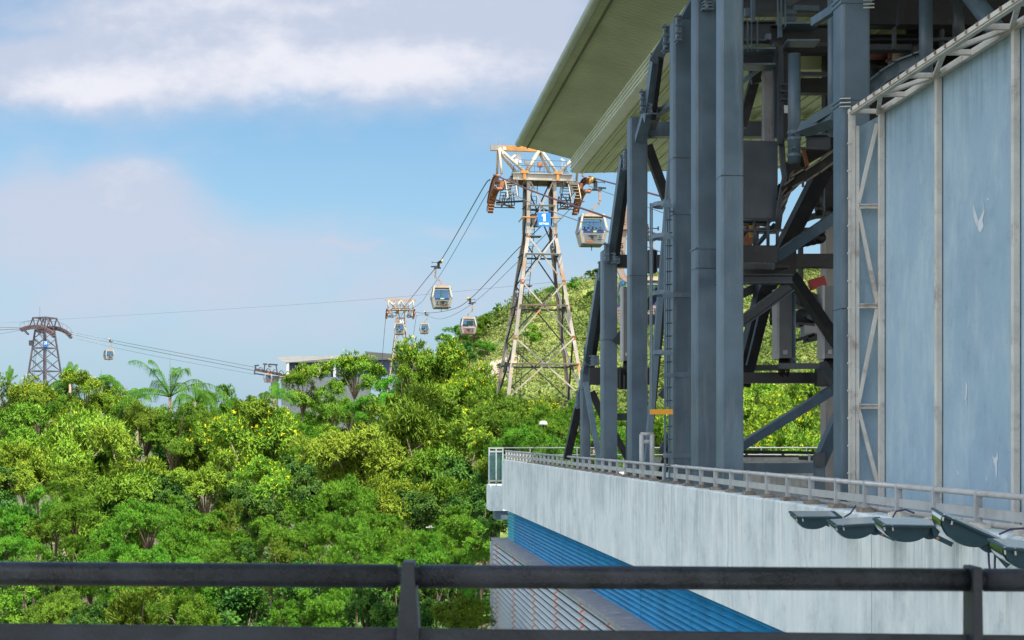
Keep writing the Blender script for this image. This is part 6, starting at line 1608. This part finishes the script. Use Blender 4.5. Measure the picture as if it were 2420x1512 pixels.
def gondola(px, py, Y, label, mirror=False, yaw=0.0, panel=None, band=None, people=(), scale=1.0, hangy=None, ad=False, tag53=False):
    """px, py = rope grip"""
    g = GP if not used[0] else copy_tree(GP); used[0] = True
    g['label'] = label; g['category'] = 'gondola'; g['group'] = 'gondola cabins on the ropeway'
    g.location = P(px, py, Y); s = scale; g.scale = (-s if mirror else s, s, s); g.rotation_euler = (0, 0, yaw)
    for ch in g.children:
        if panel and ch.name.startswith('lower_panel'):
            ch.data = ch.data.copy(); ch.data.materials[0] = panel
        if band and ch.name.startswith('colour_band'): ch.data = ch.data.copy(); ch.data.materials[0] = band
    zf = -4.75; lp = [c for c in g.children if c.name.startswith('lower_panel')][0]
    if ad:
        m = -1 if mirror else 1
        for body, size, x, z, mt_ in (('樓上', .42, .28, .40, ink),):
            o = text_mesh(body, size, mt_, lp, (x*m, -.985, zf+z), (R_(84), 0, 0), 'panel_lettering')
            if mirror: o.scale = (-1, 1, 1)
        mb = MB()
        for x0, x1, z0, z1 in ((-.45, -.1, .52, .58), (-.35, -.02, .58, .63), (-.28, .0, .40, .45)): mb.add([(x0, -1.0, zf+z0), (x1, -1.0, zf+z0-.03), (x1+.04, -1.01, zf+z1), (x0+.1, -1.01, zf+z1)], [(0, 1, 2, 3)])
        mb.build('ink_brush_marks', ink, lp, fix=False)
        mb = MB(); mb.add([(-.55, -.935, zf+.14), (-.02, -.935, zf+.14), (-.02, -.965, zf+.30), (-.30, -.955, zf+.22), (-.55, -.965, zf+.27)], [(0, 1, 2, 3, 4)]); mb.build('orange_panel_print', paint('orange_print_%d' % px, (.55, .16, .05), .5), lp, fix=False)
        o = text_mesh('360', .17, paint('band_lettering_%d' % px, (.35, .7, .25), .5), lp, (.08*m, -1.055, zf+.88), (R_(84), 0, 0), 'band_lettering')
        if mirror: o.scale = (-1, 1, 1)
    for i, (sh, x, lab) in enumerate(people):
        me = PM.copy(); me.materials[2] = shirts[sh]
        o = bpy.data.objects.new('person', me); COL.objects.link(o)
        lx = x*(-1 if mirror else 1)
        M = Matrix.Translation(g.location) @ Matrix.Rotation(yaw, 4, 'Z')
        o.location = M @ Vector((x*s, -.30*s if i % 2 == 0 else -.26*s, (zf+.20)*s)); o.scale = (s*.9, s*.9, s*.95); o.rotation_euler = (0, 0, yaw+math.pi+(i-2)*.1)
        tag(o, lab, 'person', 'passengers seen through the cabin windows')
    return g
gondola(1398, 431, 110, 'nearest gondola with passengers, right of the large pylon, dark brush writing on it', yaw=.10, scale=1.02, ad=True,
        people=((0, -.58, 'leftmost passenger in the nearest gondola, dark top'), (1, -.30, 'passenger in white with dark strap in the nearest gondola'), (2, .02, 'passenger in bright red in the nearest gondola'), (3, .33, 'passenger in a pale pink patterned top in the nearest gondola'), (4, .62, 'rightmost passenger in the nearest gondola, dark jacket')))
gondola(1043, 621, 168, 'white gondola with blue band hanging alone left of the large pylon', mirror=True, yaw=.14, scale=1.12, ad=True)
gondola(1106, 708, 216, 'pink-panelled gondola in front of the wooded flank of the hill', yaw=.18, scale=1.1, panel=cab_pink, band=cab_pink,
        people=((0, -.5, 'leftmost passenger in the pink-panelled gondola'), (4, -.15, 'second passenger from left in the pink-panelled gondola'), (1, .2, 'passenger in white in the pink-panelled gondola'), (3, .55, 'rightmost passenger in the pink-panelled gondola')))
gondola(1003, 739, 325, 'small gondola right beside the small pylon', yaw=.16,
        people=((0, -.45, 'left passenger in the gondola beside the small pylon'), (4, .0, 'middle passenger in the gondola beside the small pylon'), (1, .45, 'right passenger in the gondola beside the small pylon')))
gondola(944, 734, 285, 'gondola directly in front of the small pylon', mirror=True, yaw=.1)
gondola(257, 803, 345, 'far tiny dark-windowed gondola on the left ropes', yaw=.6, mirror=False)
gondola(633, 862, 392, 'far gondola hanging under the grey station machinery', yaw=.3, panel=cab_pink)
gg = gondola(1512, 540, 72, 'gondola arriving in the station, half hidden by the front columns', yaw=.22, ad=False, panel=paint('striped_orange_panel', (.62, .45, .36), .4, 0, .2, (.7, .3, .1), .7, False, 4, 0))
# second hanger numbered 53 in the gap
root = thing('carriage_hanger', 'taupe cabin hanger marked 53 between the left steel columns', 'cable car hanger', P(1470, 545, 60))
mb = MB(); hp = [(1472, 545), (1470, 560), (1468, 600), (1466, 640), (1473, 655), (1489, 665)]
for i, (a_, b_) in enumerate(zip(hp, hp[1:])): mb.beam(P(*a_, 62), P(*b_, 62), (.36, .34, .3, .26, .24)[i], .18, ext=.03)
mb.build('arm', hanger_mat, root)
text_mesh('5\n3', .32, ink, root, Vector(P(1469.5, 590, 61.85))-OFF[root], (R_(90), 0, 0), 'number')
mb = MB(); mb.beam(P(1463, 539, 62), P(1486, 537, 62), .2, .4); mb.beam(P(1482, 500, 62), P(1482, 540, 62), .25, .3)
for i in range(7): mb.tube(P(1464+i*2.4, 530, 61.8), P(1464+i*2.4, 520, 62.1), .02, 4)
mb.build('grip', paint('brown_grip_paint', (.25, .17, .12), .6, 0, .3), root)
mb = MB(); mb.beam(P(1470, 517, 62), P(1486, 515, 62), .1, .3); mb.box(P(1484, 503, 62), .3, .3, .3); mb.build('wheel_block', rusty, root)

# ================================================================ FAR STATION
root = thing('far_station', 'distant ropeway station with flat grey roofs on white columns behind the trees', 'building', P(770, 1035, 400)+ZU*GZ)
Yq = 400.0; q = Yq/F
mat_r = corrugated('grey_standing_seam_roof', (.085, .09, .09), (0, 0, 1), 1.6, .5)
mb = MB()
tl, tr_, bl_, br_ = P(652, 843, Yq), P(890, 838, Yq+16), P(672, 857, Yq), P(890, 853, Yq+16)
mb.prism([tl, tr_, br_, bl_], (3, 22, 0)); mb.build('roof', mat_r, root)
mb = MB(); a_ = P(676, 858, Yq+3); b_ = P(885, 856, Yq+17); mb.prism([a_-ZU*4.2, b_-ZU*4.2, b_, a_], (1, 10, 0)); mb.build('dark_recess', paint('dark_blue_recess', (.02, .05, .12), .3), root)  # dark blue block, the dimness of the open interior painted in
for px in (680, 714, 753, 791, 830):
    mb = MB(); a_ = P(px, 858, Yq+1+(px-680)*.08); mb.box((a_.x, a_.y, (a_.z+GZ)/2), .75, .75, a_.z-GZ); mb.build('white_column', white_box, root)
mb = MB(); mb.box((P(770, 900, 404).x, 406, (P(0, 892, 404).z+GZ)/2), 24, 12, P(0, 892, 404).z-GZ); mb.build('base_storey', paint('pale_station_render', (.13, .15, .17), .8), root)
mb = MB(); mb.prism([P(862, 830, 412), P(960, 839, 412), P(1000, 848, 412), P(868, 850, 412)], (4, 14, 0)); mb.build('second_roof', mat_r, root)
mb = MB(); mb.prism([P(872, 850, 414), P(995, 850, 414), P(995, 880, 414), P(872, 880, 414)], (2, 8, 0)); mb.build('second_dark_recess', MATS['dark_blue_recess'], root)  # same dark block, painted-in shade under the second roof
root = thing('rope_deflection_frame', 'dark rope machinery on a concrete pier in front of the far station', 'machinery', P(642, 1035, 395)+ZU*GZ)
mb = MB(); mb.prism([P(632, 888, 395), P(658, 888, 395), P(653, 905, 395), P(653, 1140, 395), P(640, 1140, 395), P(640, 905, 395)], (0, 3, 0)); mb.build('concrete_pier', paint('grey_pier', (.33, .31, .29), .85, 0, .15), root)
mb = MB(); mb.beam(P(603, 873, 395), P(690, 890, 395), .7, 2); mb.build('roller_beam', paint('dull_brown_beam', (.09, .05, .045), .7, 0, .3), root)
mb = MB(); mb.beam(P(600, 882, 394), P(690, 897, 394), .35, .3); mb.beam(P(601, 882, 394), P(605, 863, 394), .35, .3); mb.beam(P(601, 864, 394), P(612, 863, 394), .35, .3); mb.beam(P(622, 860, 394), P(656, 862, 394), .4, .4); mb.beam(P(626, 860, 394), P(624, 878, 394), .3, .3); mb.beam(P(652, 862, 394), P(656, 884, 394), .3, .3)
for px in (616, 634, 650, 665, 680):
    for i in range(6):
        a1, a2 = math.pi*i/6, math.pi*(i+1)/6; c = P(px, 878+(px-616)*.15, 393.5)
        mb.tube(c+Vector((math.cos(a1)*.65, 0, math.sin(a1)*1.2)), c+Vector((math.cos(a2)*.65, 0, math.sin(a2)*1.2)), .1, 4)
mb.build('steel_frame', steel_mid, root)
mb = MB(); mb.box(P(686, 888, 394), 1.4, 1, .8); mb.build('red_box', red_beam, root)

# ================================================================ LAMPS AMONG THE TREES
def lamp(px, py, Y, label, globe=True):
    root = thing('street_lamp', label, 'lamp', (P(px, py, Y).x, Y, GZ)); c = P(px, py, Y)
    mb = MB(); mb.tube((c.x, Y, GZ), c, .035, 8); mb.build('pole', steel_mid, root, True)
    mb = MB()
    if globe:
        ps = [c+ZU*(.28*math.sin(i*math.pi/12)) for i in range(7)]
        mb.path(ps, [max(.01, .30*math.cos(i*math.pi/12)) for i in range(7)], 14); mb.build('dome', white_box, root, True)
    else:
        mb.box(c, .5, .15, .05); mb.box(c+ZU*.05, .16, .12, .08); mb.build('head', white_box, root)
lamp(1284, 1004, 90, 'white domed lamp standing among the trees below the large pylon')
lamp(1017, 1246, 81, 'small white T-shaped lamp post among the feathery trees', False)
